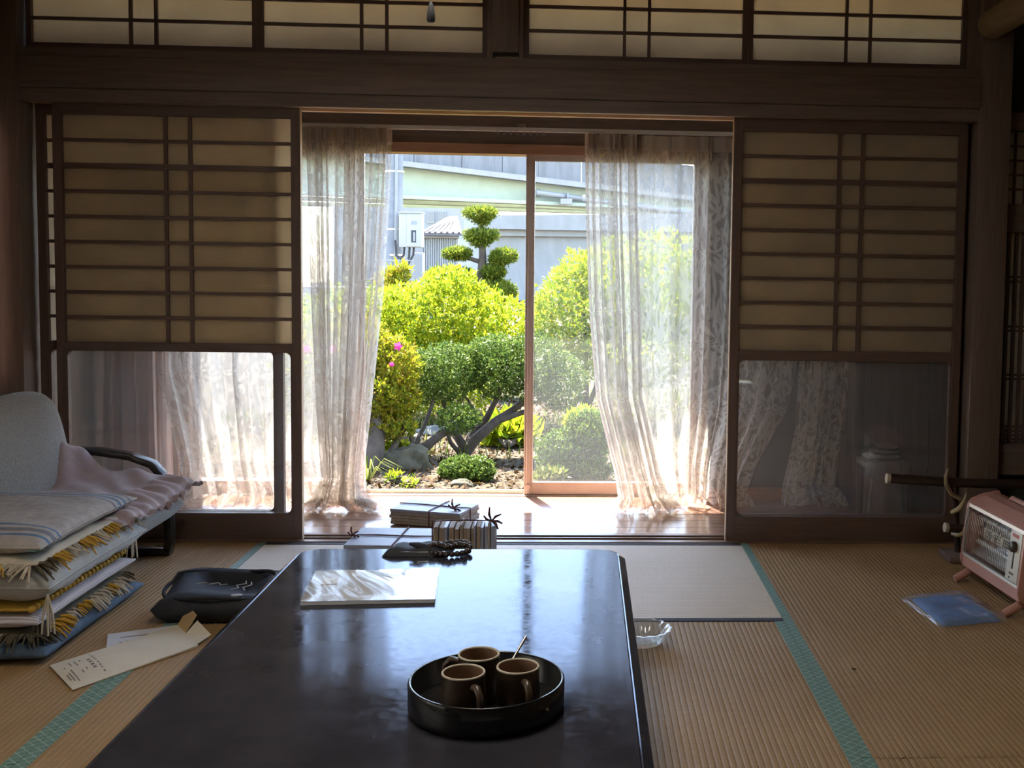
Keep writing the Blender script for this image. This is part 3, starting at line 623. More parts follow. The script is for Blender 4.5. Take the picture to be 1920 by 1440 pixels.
fc = thing('folded_cloth', 'folded pale cloth lying on the low veranda stand', 'cloth', (1.40, 4.80, .26), world=True)
for k in range(3): MB().ball((1.345 + .01 * k, 4.80, .277 + .022 * k), .01, 16, 8, (8.5 - k * 1.5, 6.5, 1.6), .04).smooth().build('fold', 'whitecloth', fc)

# ------------------------------------------------------------------ garden
GZ = -.45
gm = MB()
def gfn(u, v):
    x = lerp(-22, 22, u); y = lerp(5.33, 75, v ** 2.2); return (x, y, GZ + .05 * math.sin(1.7 * x + .6 * y) * math.sin(.9 * y) * min(1, max(0, y - 5.5)))
o = gm.grid(gfn, 60, 60).smooth().build('ground', 'soil'); tag(o, 'brown garden soil', kind='structure')
def leaves(name, blobs, n, Ln, Wd, m, parent, seed, tuft=6, out=.6, upb=.35, inner=.25, flat=.0):
    """blobs: (centre, (rx, ry, rz)); tufts of pointed leaves over and inside ellipsoids"""
    rg = np.random.default_rng(seed)
    C = np.array([list(b[0]) for b in blobs]); R_ = np.array([b[1] for b in blobs]); wt = (R_[:, 0] * R_[:, 2] + R_[:, 1] * R_[:, 2] + R_[:, 0] * R_[:, 1]); wt = wt / wt.sum()
    idx = rg.choice(len(blobs), n, p=wt); d = rg.normal(size=(n, 3)); d /= np.linalg.norm(d, axis=1)[:, None]
    rad = np.where(rg.random(n) < inner, rg.uniform(.45, .9, n), rg.uniform(.86, 1.06, n))
    lump = 1 + .07 * np.sin(d[:, 0] * 7 + idx) * np.sin(d[:, 2] * 8 + 2 * idx) + .05 * np.sin(d[:, 1] * 11)
    pos = C[idx] + d * R_[idx] * (rad * lump)[:, None]
    nrm = d / R_[idx]; nrm /= np.linalg.norm(nrm, axis=1)[:, None]
    pos = np.repeat(pos, tuft, 0); nrm = np.repeat(nrm, tuft, 0); N_ = n * tuft
    dr_ = nrm * out + np.array([0, 0, upb]) + rg.normal(size=(N_, 3)) * .62; dr_ /= np.linalg.norm(dr_, axis=1)[:, None]
    sd_ = np.cross(dr_, nrm + rg.normal(size=(N_, 3)) * .35); sd_ /= (np.linalg.norm(sd_, axis=1)[:, None] + 1e-9)
    ln = Ln * rg.uniform(.65, 1.2, N_)[:, None]; wd = Wd * rg.uniform(.7, 1.2, N_)[:, None]
    nn = np.cross(sd_, dr_); b0 = pos + rg.normal(size=(N_, 3)) * Ln * .22
    V = np.stack([b0, b0 + dr_ * ln * .5 + sd_ * wd * .5 + nn * wd * .12, b0 + dr_ * ln, b0 + dr_ * ln * .5 - sd_ * wd * .5 + nn * wd * .12], 1).reshape(-1, 3)
    return rawmesh(name, V, N_, m, parent)
def rawmesh(name, V, nq, m, parent):
    if parent is not None and parent.name in ORG: V = V - np.array(ORG[parent.name])
    me = bpy.data.meshes.new(name); me.vertices.add(len(V)); me.vertices.foreach_set('co', V.astype(np.float32).ravel())
    me.loops.add(nq * 4); me.loops.foreach_set('vertex_index', np.arange(nq * 4, dtype=np.int32))
    me.polygons.add(nq); me.polygons.foreach_set('loop_start', np.arange(0, nq * 4, 4, dtype=np.int32)); me.polygons.foreach_set('loop_total', np.full(nq, 4, dtype=np.int32))
    me.update(calc_edges=True); me.materials.append(MT[m]); ob = bpy.data.objects.new(name, me); COL.objects.link(ob)
    if parent is not None: ob.parent = parent
    ob['kind'] = 'stuff'; return ob
def blob(x, y, Y, rx, ry, rd=None):                    # ellipsoid covering a spot of the garden; sizes in metres at depth Y
    k = Y / F; return (at(x, y, Y), (rx * k, (rd or rx) * k, ry * k))
def bush(name, label, base, blobs, n, Ln, Wd, m, seed, stems=(), cat='bush', **kw):
    t = thing(name, label, cat, base, world=True)
    leaves('foliage', blobs, n, Ln, Wd, m, t, seed, **kw)['label'] = 'leaves'
    for pts, r0, r1 in stems:
        k = len(pts); MB().tube(pts, [lerp(r0, r1, i / (k - 1)) for i in range(k)], 8).smooth().build('branch', 'bark', t)
    if not stems:
        for j in range(4):
            b = Vector(base); c = Vector(blobs[j % len(blobs)][0]); MB().tube([b, b.lerp(c, .5) + Vector((.05 * j - .08, .04, .02)), c], [.03, .022, .012], 6).smooth().build('stem', 'bark', t)
    return t
def g(x, y): return fl(x, y, GZ)
# back azaleas
B = g(850, 770); B.y = 10.9
bush('azalea_bush', 'large bright yellow-green azalea filling the middle of the garden', at(850, 775, 10.9),
     [blob(840, 600, 10.9, 110, 75, 90), blob(755, 625, 10.7, 85, 85, 80), blob(930, 625, 10.9, 85, 65, 80), blob(700, 620, 10.7, 90, 80), blob(820, 700, 10.9, 130, 70), blob(640, 630, 10.6, 90, 90), blob(845, 545, 10.9, 55, 42)], 7500, .052, .018, 'azalea', 101)
bush('azalea_bush', 'tall yellow-green azalea behind the right window glass', at(1100, 770, 10.6),
     [blob(1075, 590, 10.6, 75, 90, 80), blob(1030, 610, 10.5, 55, 55), blob(1090, 520, 10.7, 42, 50), blob(1160, 560, 10.7, 80, 110), blob(1240, 545, 10.6, 80, 110), blob(1320, 560, 10.6, 70, 100), blob(1200, 660, 10.5, 120, 70)], 6000, .052, .017, 'azalea', 102, inner=.3)
az3 = bush('azalea_bush', 'golden azalea with pink flowers beside the left curtain', at(705, 890, 8.2),
     [blob(730, 690, 8.5, 55, 55, 60), blob(690, 740, 8.3, 60, 45, 60), blob(745, 750, 8.4, 38, 28, 50), blob(660, 660, 8.5, 70, 70), blob(590, 700, 8.4, 70, 80), blob(720, 800, 8.3, 55, 25, 40)], 4200, .042, .017, 'azalea2', 103,
     stems=[([at(690, 895, 8.1), at(700, 850, 8.1), at(705, 800, 8.2), at(700, 740, 8.3)], .10, .05), ([at(712, 890, 8.1), at(735, 845, 8.2), at(760, 800, 8.3)], .035, .018)])
for k, (x, y, Y) in enumerate(((747, 649, 8.0), (735, 683, 7.95), (577, 655, 7.8), (625, 655, 7.9))):
    p = at(x, y, Y); fm = MB()
    for j in range(5):
        a = 2 * PI * j / 5; d = Vector((math.cos(a), -.5, math.sin(a))); s_ = Vector((-math.sin(a), 0, math.cos(a)))
        q = .030 if k != 1 else .018
        fm.add([p, p + d * q * .6 + s_ * q * .45, p + d * q * 1.2 + Vector((0, -.006, 0)), p + d * q * .6 - s_ * q * .45], [(0, 1, 2, 3)])
    fm.build('flower', 'pink', az3)['label'] = 'pink azalea flower'
# clipped boxwood with spreading grey branches
T0 = at(865, 858, 8.9)
def S(*pp): return [at(x, y, Y) for x, y, Y in pp]
bush('boxwood_tree', 'dark green clipped boxwood with spreading grey branches', T0,
     [blob(830, 700, 8.9, 62, 55, 60), blob(800, 715, 8.8, 40, 40), blob(875, 690, 9, 45, 40), blob(940, 690, 9, 60, 58, 60), blob(1000, 690, 9, 60, 62, 60), blob(1050, 715, 9, 48, 55, 60), blob(860, 785, 8.6, 40, 26, 40), blob(925, 660, 9.1, 50, 30)], 9000, .022, .013, 'box', 104, tuft=5, inner=.35,
     stems=[(S((865, 858, 8.9), (868, 835, 8.9), (855, 815, 8.9), (845, 790, 8.9), (830, 750, 8.9)), .05, .018), (S((870, 850, 8.9), (890, 825, 8.9), (930, 790, 8.9), (960, 770, 9), (1000, 740, 9)), .055, .02),
            (S((868, 845, 8.9), (885, 815, 8.95), (912, 785, 9), (930, 750, 9), (945, 710, 9)), .04, .015), (S((930, 790, 8.9), (965, 778, 8.95), (985, 772, 9)), .03, .02), (S((862, 850, 8.9), (845, 830, 8.8), (838, 810, 8.8)), .02, .014),
            (S((800, 840, 8.5), (815, 825, 8.5), (838, 810, 8.6)), .03, .022), (S((772, 835, 8.5), (770, 805, 8.5), (771, 780, 8.5)), .022, .016), (S((775, 838, 8.5), (795, 800, 8.6), (808, 765, 8.7), (815, 735, 8.8)), .018, .012), (S((840, 812, 8.6), (870, 805, 8.8), (895, 800, 8.9)), .012, .008),
            (S((765, 845, 8.5), (790, 838, 8.5), (808, 828, 8.5), (830, 808, 8.6)), .035, .025), (S((900, 800, 8.95), (890, 770, 9), (870, 740, 9)), .015, .01), (S((1060, 780, 9.3), (1085, 745, 9.3), (1100, 735, 9.3)), .03, .02)], cat='tree')
bush('low_bush', 'small round dark bush below the boxwood trunk', g(880, 905) + Vector((0, .15, 0)), [blob(862, 882, 7.9, 36, 24, 36), blob(895, 882, 7.9, 32, 24, 36)], 2600, .02, .012, 'box', 105, tuft=5)
lb2 = bush('low_bush', 'leafy bush with bright young shoots behind the right window sash', g(1070, 900) + Vector((0, .2, 0)), [blob(1065, 850, 8, 58, 46, 50), blob(1105, 815, 8, 45, 45, 45), blob(1090, 880, 7.9, 60, 25, 40)], 3800, .026, .015, 'box', 106, tuft=5, inner=.3)
leaves('young_shoots', [blob(1095, 790, 8.1, 34, 18, 30)], 260, .05, .018, 'azalea', lb2, 107)['label'] = 'bright green young shoots'
bush('hosta_plant', 'bright broad leaved plant behind the boxwood branches', g(952, 835), [blob(945, 812, 9.6, 30, 18, 30), blob(975, 818, 9.6, 20, 14, 25)], 90, .16, .05, 'azalea', 108, cat='plant', upb=.6)
bush('leafy_plant', 'small green plant in front of the dark rock', g(760, 912), [blob(742, 895, 7.6, 14, 7, 14), blob(766, 905, 7.5, 14, 5, 14)], 26, .045, .014, 'azalea', 109, cat='plant')
bush('leafy_plant', 'small bright shrub growing under the left branches', g(745, 845), [blob(742, 843, 8.4, 22, 12, 16)], 120, .05, .02, 'azalea', 110, cat='plant')
bush('leafy_plant', 'low pale plants at the foot of the right sash', g(1035, 905), [blob(1030, 895, 7.7, 28, 10, 18)], 110, .06, .02, 'grass', 116, cat='plant')
# grass tuft
gt = thing('grass_tuft', 'arching grass tuft by the left curtain', 'grass', g(693, 905), world=True)
rr = random.Random(5); b0 = g(693, 905) + Vector((0, -.05, 0))
for k in range(26):
    a = rr.uniform(0, 6.28); l = rr.uniform(.14, .26); d = Vector((math.cos(a), math.sin(a) * .6, 0)); s_ = Vector((-math.sin(a), math.cos(a), 0)) * .005
    p1 = b0 + d * l * .45 + Vector((0, 0, l * .75)); p2 = b0 + d * l * 1.05 + Vector((0, 0, l * .45))
    MB().add([b0 - s_, b0 + s_, p1 + s_, p1 - s_, p2], [(0, 1, 2, 3), (3, 2, 4)]).build('blade', 'grass', gt)
# stones
def stone(name, label, c, r, sc, m, seed, rough=.35):
    t = MB().ball((0, 0, 0), 1, 36, 24); rr = random.Random(seed); q = [rr.uniform(0, 6) for _ in range(6)]; b = MB(); b.f = t.f
    for x, y, z in t.v:
        k = 1 + rough * (.5 * math.sin(2.1 * x + q[0]) * math.cos(2.4 * y + q[1]) + .3 * math.sin(4.2 * z + q[2] + 2 * x) + .2 * math.sin(7 * y + q[3] + 3 * z) + .14 * math.sin(13 * x + q[4]) * math.sin(11 * z + q[5]))
        b.v.append((c[0] + x * k * r * sc[0], c[1] + y * k * r * sc[1], c[2] + z * k * r * sc[2]))
    o = b.smooth().build(name, m); return tag(o, label, 'rock')
stone('garden_rock', 'dark mossy boulder beside the boxwood', at(768, 868, 8.2), .16, (1, .7, .98), 'rock', 3, .5)
stone('garden_rock', 'dark rock mass below the left azalea', at(722, 880, 8.15), .15, (1.1, .7, .7), 'rock', 4)
stone('garden_rock', 'pale rounded stone behind the dark boulder', at(760, 825, 9.2), .12, (1.1, .7, .55), 'palerock', 5)
stone('garden_rock', 'flat pale stone behind the left stems', at(815, 812, 10), .16, (1.1, .8, .45), 'palerock', 6)
stone('garden_rock', 'pale flat stone right of the boxwood trunk', at(960, 800, 10.2), .2, (1.2, .7, .35), 'palerock', 7)
stone('garden_rock', 'rounded brown rock under the small dark bush', g(865, 912) + Vector((0, .02, .0)), .075, (1.1, .8, .6), 'rock', 8)
# fallen leaves and short grass over the soil
rg = np.random.default_rng(77); n = 14000
P = np.stack([rg.uniform(-3.2, 1.6, n), rg.uniform(6.4, 12.5, n), np.full(n, 0.)], 1); P[:, 2] = GZ + .05 * np.sin(1.7 * P[:, 0] + .6 * P[:, 1]) * np.sin(.9 * P[:, 1]) + .012
a = rg.uniform(0, 6.28, n); tl = rg.normal(size=n) * .5; d = np.stack([np.cos(a), np.sin(a), tl], 1); s_ = np.stack([-np.sin(a), np.cos(a), rg.normal(size=n) * .4], 1); ln = rg.uniform(.015, .032, n)[:, None]
V = np.stack([P - d * ln, P + s_ * ln * .5, P + d * ln, P - s_ * ln * .5], 1).reshape(-1, 3); tag(rawmesh('fallen_leaves', V, n, 'litter', None), 'brown fallen leaves strewn over the garden soil', 'leaves')
n = 12000; P = np.stack([rg.uniform(-3.5, 2.5, n), rg.uniform(8.6, 14, n), np.full(n, GZ)], 1); keep = np.sin(P[:, 0] * 2.3) + np.sin(P[:, 1] * 3.1) + rg.normal(size=n) * .8 > .2; P = P[keep]; n = len(P)
a = rg.uniform(0, 6.28, n); d = np.stack([np.cos(a) * .4, np.sin(a) * .4, np.ones(n)], 1); s_ = np.stack([-np.sin(a), np.cos(a), np.zeros(n)], 1) * .006; h = rg.uniform(.04, .14, n)[:, None]
V = np.stack([P - s_, P + s_, P + s_ * .3 + d * h, P - s_ * .3 + d * h], 1).reshape(-1, 3); tag(rawmesh('grass', V, n, 'grass', None), 'short yellow-green grass behind the bushes', 'grass')

# cloud-pruned podocarpus
YN = 13.0
pt = thing('cloud_pruned_tree', 'cloud-pruned tree with tiered needle pads above the azaleas', 'tree', at(905, 770, YN), world=True)
MB().tube(S((903, 780, YN), (904, 600, YN), (902, 530, YN), (905, 480, YN), (903, 440, YN), (905, 410, YN)), [.09, .075, .06, .045, .035, .02], 10).smooth().build('trunk', 'bark', pt)
for pp in (((903, 492, YN), (885, 486, YN), (862, 482, YN)), ((905, 500, YN), (925, 495, YN), (945, 488, YN)), ((905, 528, YN), (925, 522, YN), (940, 520, YN)), ((904, 530, YN), (880, 528, YN), (835, 530, YN))):
    MB().tube(S(*pp), [.03, .025, .015], 8).smooth().build('branch', 'bark', pt)
for k, bl in enumerate(([blob(900, 400, YN, 29, 8, 26), blob(903, 411, YN, 15, 9, 15)], [blob(903, 442, YN, 30, 9, 26), blob(900, 452, YN, 18, 9, 18)], [blob(857, 476, YN, 23, 8, 20)], [blob(945, 481, YN, 22, 11, 20), blob(932, 491, YN, 14, 7, 14)], [blob(924, 511, YN, 20, 10, 18)], [blob(835, 520, YN, 34, 16, 30), blob(870, 518, YN, 22, 12, 20)], [blob(930, 548, YN, 36, 20, 30)])):
    q = leaves('needle_pad', bl, 700 if k < 5 else 800, .05, .012, 'podo', pt, 200 + k, tuft=6, upb=.45)
bush('bamboo_shoot_plant', 'thin leafy plants in front of the utility pole', Vector((at(728, 600, 14).x, 14, GZ)), [blob(728, 530, 14, 16, 24, 16), blob(752, 524, 14, 10, 26, 12)], 150, .11, .025, 'azalea2', 111, cat='plant')

# ------------------------------------------------------------------ beyond the garden
YP = 18.0
po = thing('utility_pole', 'grey concrete utility pole left of the meter box', 'pole', at(737, 620, YP), world=True)
a, b = at(737, 650, YP), at(741, 100, YP); MB().tube([a, b], [.155, .13], 20).smooth().build('shaft', 'polecon', po)
MB().tube([at(741, 560, YP - .17), at(744, 240, YP - .16)], .022, 8).smooth().build('conduit', 'siding', po)
for y in (322, 430, 478): c = at(740, y, YP); MB().tube([c - Vector((0, 0, .012)), c + Vector((0, 0, .012))], .152, 20).build('band', 'steel', po)
for y in (330, 400, 437): c = at(724, y, YP - .05); MB().tube([c, c + Vector((-.12, 0, 0))], .009, 6).build('climbing_step', 'steel', po)
mbx = thing('meter_box', 'cream electric meter box on the utility pole', 'meter box', at(769, 465, YP - .4), world=True)
p0, p1 = at(748, 463, YP - .5), at(790, 400, YP - .5)
MB().box(p0.x, p1.x, YP - .5, YP - .2, p0.z, p1.z).build('housing', 'whitebox', mbx, bev=.008)
pm = lerp(p0.x, p1.x, .36); MB().box(p0.x - .01, p1.x + .015, YP - .53, YP - .18, p1.z, p1.z + .02).build('lid', 'whitebox', mbx)
dd = MB().box(pm, p1.x - .01, YP - .512, YP - .5, p0.z + .01, p1.z - .01).build('door', 'whitebox', mbx, bev=.003)
MB().box(lerp(pm, p1.x, .30), lerp(pm, p1.x, .64), YP - .518, YP - .512, lerp(p0.z, p1.z, .14), lerp(p0.z, p1.z, .50)).build('meter_window', 'screen', dd)
MB().box(lerp(pm, p1.x, .44), lerp(pm, p1.x, .58), YP - .521, YP - .518, lerp(p0.z, p1.z, .18), lerp(p0.z, p1.z, .44)).build('meter_dial', 'rail', dd)
MB().box(lerp(pm, p1.x, .28), lerp(pm, p1.x, .72), YP - .514, YP - .512, lerp(p0.z, p1.z, .66), lerp(p0.z, p1.z, .78)).build('sticker', 'rail', dd)
for k, pts in enumerate((((758, 463), (757, 478), (750, 486), (743, 478), (741, 450)), ((768, 463), (767, 482), (760, 496), (760, 530)), ((776, 463), (775, 478), (766, 494), (762, 530)))):
    MB().tube([at(x, y, YP - .35) for x, y in pts], .018, 8).smooth().build('cable', 'rubber', mbx)
cw = thing('white_cabinet', 'white outdoor cabinet below the meter box', 'cabinet', at(784, 540, YP + 1), world=True)
p0, p1 = at(774, 545, YP + 1), at(792, 474, YP + 1); p0.z = GZ; MB().box(p0.x, p1.x, YP + 1, YP + 1.3, p0.z, p1.z).build('housing', 'rail', cw, bev=.01); MB().box(p0.x + .01, p1.x - .01, YP + .98, YP + 1, p0.z + .3, p1.z - .04).build('door', 'rail', cw)
gr = thing('guard_rail', 'white pipe guard rail behind the azaleas', 'railing', at(700, 560, 16), world=True)
for y in (541, 548): MB().tube([at(560, y - 2, 16), at(780, y, 16)], .022, 8).build('rail', 'rail', gr)
for x in (580, 640, 700, 770): c = at(x, 541, 16); MB().tube([(c.x, 16, GZ), (c.x, 16, c.z)], .022, 8).build('post', 'rail', gr)
fe = thing('mesh_fence', 'thin grey wire fence at the foot of the utility pole', 'fence', at(735, 540, 17), world=True)
for y in (488, 500, 512, 524): MB().tube([at(690, y, 17), at(775, y + 1, 17)], .012, 6).build('wire', 'siding', fe)
for x in (700, 716, 732, 748, 764): MB().tube([Vector((at(x, 545, 17).x, 17, GZ)), at(x, 486, 17)], .012, 6).build('wire', 'siding', fe)
# grey house with ribbed shed
YH = 30.0
hs = thing('grey_house', 'grey house with small windows behind the shed', 'house', at(815, 540, YH), world=True)
p0, p1 = at(765, 545, YH), at(870, 391, YH); MB().box(p0.x - 2, p1.x, YH, YH + 5, GZ, p1.z).build('wall', 'siding', hs)
for x in (808, 829):
    q0, q1 = at(x - 5, 415, YH), at(x + 5, 398, YH); f_ = MB().box(q0.x - .03, q1.x + .03, YH - .05, YH, q0.z - .05, q1.z + .03).build('window', 'rail', hs); MB().box(q0.x, q1.x, YH - .06, YH - .05, q0.z, q1.z).build('pane', 'darkglass', f_)
YS = 26.0
sh = thing('ribbed_shed', 'shed with ribbed grey wall and brown metal roof', 'shed', at(822, 540, YS), world=True)
p0, p1 = at(790, 545, YS), at(858, 447, YS); MB().box(p0.x, p1.x, YS, YS + 3, GZ, p1.z).build('wall', 'siding', sh)
for k in range(16): x = lerp(p0.x, p1.x, (k + .5) / 16); MB().box(x - .012, x + .012, YS - .03, YS, GZ, p1.z).build('rib', 'siding', sh)
MB().box(p0.x - .05, p1.x + .05, YS - .12, YS + .1, p1.z, p1.z + .08).build('fascia', 'rail', sh)
c = [at(788, 441, YS - .3), at(866, 442, YS - .3), at(858, 412, YS + 2), at(838, 414, YS + 2)]
rf = MB().add(c + [p + Vector((0, .02, .06)) for p in c], [(0, 1, 2, 3), (7, 6, 5, 4), (0, 4, 5, 1), (1, 5, 6, 2), (2, 6, 7, 3), (3, 7, 4, 0)]).build('roof', 'rooftile', sh)
for k in range(7):
    t_ = (k + .5) / 7; MB().tube([c[0].lerp(c[1], t_) + Vector((0, 0, .07)), c[3].lerp(c[2], t_) + Vector((0, 0, .07))], .03, 6).build('seam', 'rooftile', rf)
# viaduct: parapet, girder, flanges, pipes, pier
vi = thing('viaduct', 'road viaduct with pale green girder and concrete parapet', 'bridge', at(950, 545, 50), world=True)
def slab(name, m, pts, dep, parent=vi):                # four corner pixels with depth, thickened away from the viewer
    c = [at(x, y, Y) for x, y, Y in pts]; e = [p + Vector((0, dep, 0)) for p in c]
    return MB().add(c + e, [(0, 1, 2, 3), (7, 6, 5, 4), (0, 4, 5, 1), (1, 5, 6, 2), (2, 6, 7, 3), (3, 7, 4, 0)]).build(name, m, parent)
def yv(x): return lerp(46, 60, (x - 500) / 1000)
for x0, x1 in ((440, 560), (560, 670), (670, 776), (776, 866), (866, 942), (942, 1010), (1010, 1090), (1090, 1180), (1180, 1280), (1280, 1400)):
    f0, f1 = (lambda x: 303 + (x - 757) * .118), (lambda x: 255 + (x - 757) * .118)
    slab('parapet_panel', 'greycon', [(x0 + .5, f0(x0), yv(x0)), (x1 - .5, f0(x1), yv(x1)), (x1 - .5, f1(x1) - 8, yv(x1)), (x0 + .5, f1(x0) - 8, yv(x0))], .6)
slab('parapet_edge', 'concrete', [(440, 274, yv(440) - .2), (1400, 388, yv(1400) - .2), (1400, 378, yv(1400) - .2), (440, 264, yv(440) - .2)], 1.0)
slab('girder_web', 'girder', [(440, 350, yv(440) + .8), (1400, 410, yv(1400) + .8), (1400, 378, yv(1400) + .8), (440, 268, yv(440) + .8)], .3)
for x in (560, 660, 757, 838, 978, 1100, 1200): 
    y0, y1 = 310 + (x - 757) * .115, 366 + (x - 757) * .05; slab('web_stiffener', 'girder', [(x, y1, yv(x) + .5), (x + 3, y1, yv(x) + .5), (x + 3, y0, yv(x) + .5), (x, y0, yv(x) + .5)], .3)
for k in range(3):
    y = 366 + k * 11; slab('flange', 'girder', [(440, y - 14 + 7, yv(440) + k * 1.2), (1400, y + 28 - k * 7 + 6, yv(1400) + k * 1.2), (1400, y + 28 - k * 7, yv(1400) + k * 1.2), (440, y - 14, yv(440) + k * 1.2)], 1.0)
MB().tube([at(1004, 361, 52), at(1060, 368, 53), at(1120, 377, 54), at(1300, 400, 56)], .13, 12).smooth().build('drain_pipe', 'rail', vi)
for x, y in ((1010, 362), (1065, 369), (1095, 373)): MB().tube([at(x - 2, y, 52.9), at(x + 2, y, 52.9)], .19, 12).build('pipe_collar', 'rail', vi)
p = at(1063, 378, 52.5); MB().box(p.x - .3, p.x + .25, 52.3, 52.8, p.z - .13, p.z + .13).build('lamp_housing', 'siding', vi)
slab('pier_cap', 'concrete', [(838, 428, 44), (1400, 437, 44), (1400, 400, 44), (838, 404, 44)], 3)
slab('pier_cap_lower', 'concrete', [(850, 441, 44.3), (1400, 448, 44.3), (1400, 434, 44.3), (838, 428, 44.3)], 2.5)
slab('pier_wall', 'concrete', [(855, 600, 44.6), (1400, 605, 44.6), (1400, 446, 44.6), (855, 440, 44.6)], 2)

# ------------------------------------------------------------------ low lacquer table
TZ = .345
def outline(x0, x1, y0, y1, c, k=5):                   # rectangle with scooped-round corners
    P = []
    for cx, cy, a0 in ((x1 - c, y1 - c, 0), (x0 + c, y1 - c, 90), (x0 + c, y0 + c, 180), (x1 - c, y0 + c, 270)):
        for i in range(k + 1):
            a = math.radians(a0 + 90 * i / k); P.append((cx + c * math.cos(a), cy + c * math.sin(a)))
    return P
def loft(rings, cap=(True, True)):
    b = MB(); n = len(rings[0][0]); vs = []; fs = []
    for poly, z in rings: vs += [(p[0], p[1], z) for p in poly]
    for r in range(len(rings) - 1):
        for i in range(n): fs.append((r * n + i, r * n + (i + 1) % n, (r + 1) * n + (i + 1) % n, (r + 1) * n + i))
    if cap[0]: fs.append(tuple(range(n))[::-1])
    if cap[1]: fs.append(tuple(range((len(rings) - 1) * n, len(rings) * n)))
    return b.add(vs, fs)
tb = thing('low_table', 'long low dark lacquered table in the middle of the room', 'table', (-.32, 2.2, 0), world=True)
TX0, TX1, TY0, TY1 = -.762, .122, 1.42, 2.945
def ol(i, c): return outline(TX0 + i, TX1 - i, TY0 + i, TY1 - i, c)
loft([(ol(.016, .05), .285), (ol(.004, .062), .300), (ol(0, .065), .318), (ol(.003, .064), .332), (ol(.020, .055), TZ - .0015), (ol(.0225, .054), TZ - .0025), (ol(.025, .053), TZ)]).build('table_top', 'lacquer', tb)
for x0, x1 in ((TX0 + .10, TX0 + .125), (TX1 - .125, TX1 - .10)): MB().box(x0, x1, TY0 + .13, TY1 - .13, .215, .285).build('apron', 'lacquer', tb)
for y0, y1 in ((TY0 + .10, TY0 + .125), (TY1 - .125, TY1 - .10)): MB().box(TX0 + .13, TX1 - .13, y0, y1, .215, .285).build('apron', 'lacquer', tb)
for x in (TX0 + .12, TX1 - .12):
    for y in (TY0 + .12, TY1 - .12): MB().box(x - .032, x + .032, y - .032, y + .032, .002, .285).build('leg', 'lacquer', tb, bev=.006)

# tray, mugs and spoons
TC = Vector((-.160, 1.868, TZ))
ty = thing('round_tray', 'round black lacquer tray holding three mugs on the table', 'tray', TC)
R0 = .135
MB().lathe([(.0005, 0), (R0 - .004, 0), (R0 - .001, .003), (R0, .010), (R0, .049), (R0 - .0015, .0515), (R0 - .005, .0515), (R0 - .0065, .049), (R0 - .0075, .010), (R0 - .011, .0065), (.0005, .0065)], 72).smooth().build('tray_body', 'traylac', ty)
MB().lathe([(R0 - .0002, .0508), (R0 - .0012, .0526), (R0 - .0050, .0526), (R0 - .006, .0508)], 72).smooth().build('rim', 'traylac', ty)
def mug(label, x, y, ang):
    t = thing('mug', label, 'mug', (x, y, TZ + .0068), ang, group='brown stoneware mugs on the tray')
    r = .0365
    MB().lathe([(.0005, 0), (r * .80, 0), (r * .93, .003), (r * 1.02, .018), (r * 1.03, .045), (r * .99, .068), (r, .0795)], 40).smooth().build('body', 'mugout', t)
    MB().lathe([(r * .905, .0795), (r * .89, .066), (r * .92, .045), (r * .90, .018), (r * .75, .006), (.0005, .005)], 40).smooth().build('inside', 'mugin', t)
    MB().lathe([(r, .0792), (r * 1.003, .0808), (r * .975, .0822), (r * .93, .0822), (r * .903, .0808), (r * .905, .0792)], 40).smooth().build('lip', 'cream', t)
    MB().tube([(r * .95, 0, .066), (r * 1.35, 0, .068), (r * 1.62, 0, .058), (r * 1.68, 0, .042), (r * 1.5, 0, .024), (r * .98, 0, .015)], [.006, .0065, .0065, .0062, .006, .0055], 10).smooth().build('handle', 'mugout', t)
def fz(x, y, z): p = fl(x, y, z); return p.x, p.y
MZ = TZ + .0068 + .0818
mug('front left brown mug on the tray', *fz(869, 1259, MZ), -1.0); mug('rear brown mug with its handle to the left', *fz(898, 1225, MZ), 3.0); mug('right brown mug with its handle towards the viewer', *fz(971, 1248, MZ), -1.2)
def spoon(label, a, b):
    a, b = Vector(a), Vector(b); d = (b - a).normalized(); t = thing('teaspoon', label, 'spoon', a, world=True, group='teaspoons on the tray')
    MB().tube([a, a.lerp(b, .45), b], [.0028, .0019, .0030], 8).smooth().build('handle', 'steel', t)
    MB().ball(a - d * .016, .01, 12, 8, (1.5, 1.3, .5)).smooth().build('bowl', 'steel', t)
spoon('steel spoon leaning over the rear rim of the tray', (-.150, 1.905, TZ + .014), at(986, 1194, 1.99)); spoon('steel spoon lying at the right side of the tray', (-.085, 1.865, TZ + .012), (-.052, 1.785, TZ + .030))

# plastic-wrapped magazine
MC = [fl(x, y, TZ) for x, y in ((563, 1136), (815, 1131), (822, 1073), (592, 1078))]
mg = thing('magazine', 'glossy white magazine in plastic film lying on the table', 'magazine', (MC[0] + MC[2]) / 2, world=True)
def slabq(C, z0, z1): return MB().add([(p.x, p.y, z0) for p in C] + [(p.x, p.y, z1) for p in C], [(0, 3, 2, 1), (4, 5, 6, 7), (0, 1, 5, 4), (1, 2, 6, 5), (2, 3, 7, 6), (3, 0, 4, 7)])
slabq(MC, TZ + .001, TZ + .008).build('pages', 'whitepaper', mg)
def cov(u, v):
    p = MC[0].lerp(MC[1], u).lerp(MC[3].lerp(MC[2], u), v); z = TZ + .0095 + .003 * math.sin(PI * u) * math.sin(PI * v) + .0016 * math.sin(9 * u + 3 * v) * math.sin(5 * v) * math.sin(PI * u)
    return (p.x, p.y, z)
MT['magcover'] = mat('glossy cover', (.40, .41, .43), (.46, .46, .46), .08, 5, spec=.5, coat=.3)
MB().grid(cov, 40, 24).smooth().build('cover', 'magcover', mg)
def cov2(u, v): p = cov(u * 1.02 - .01, v * 1.03 - .015); return (p[0], p[1], p[2] + .0016 + .0022 * abs(math.sin(13 * u + 6 * v)) * math.sin(PI * v))
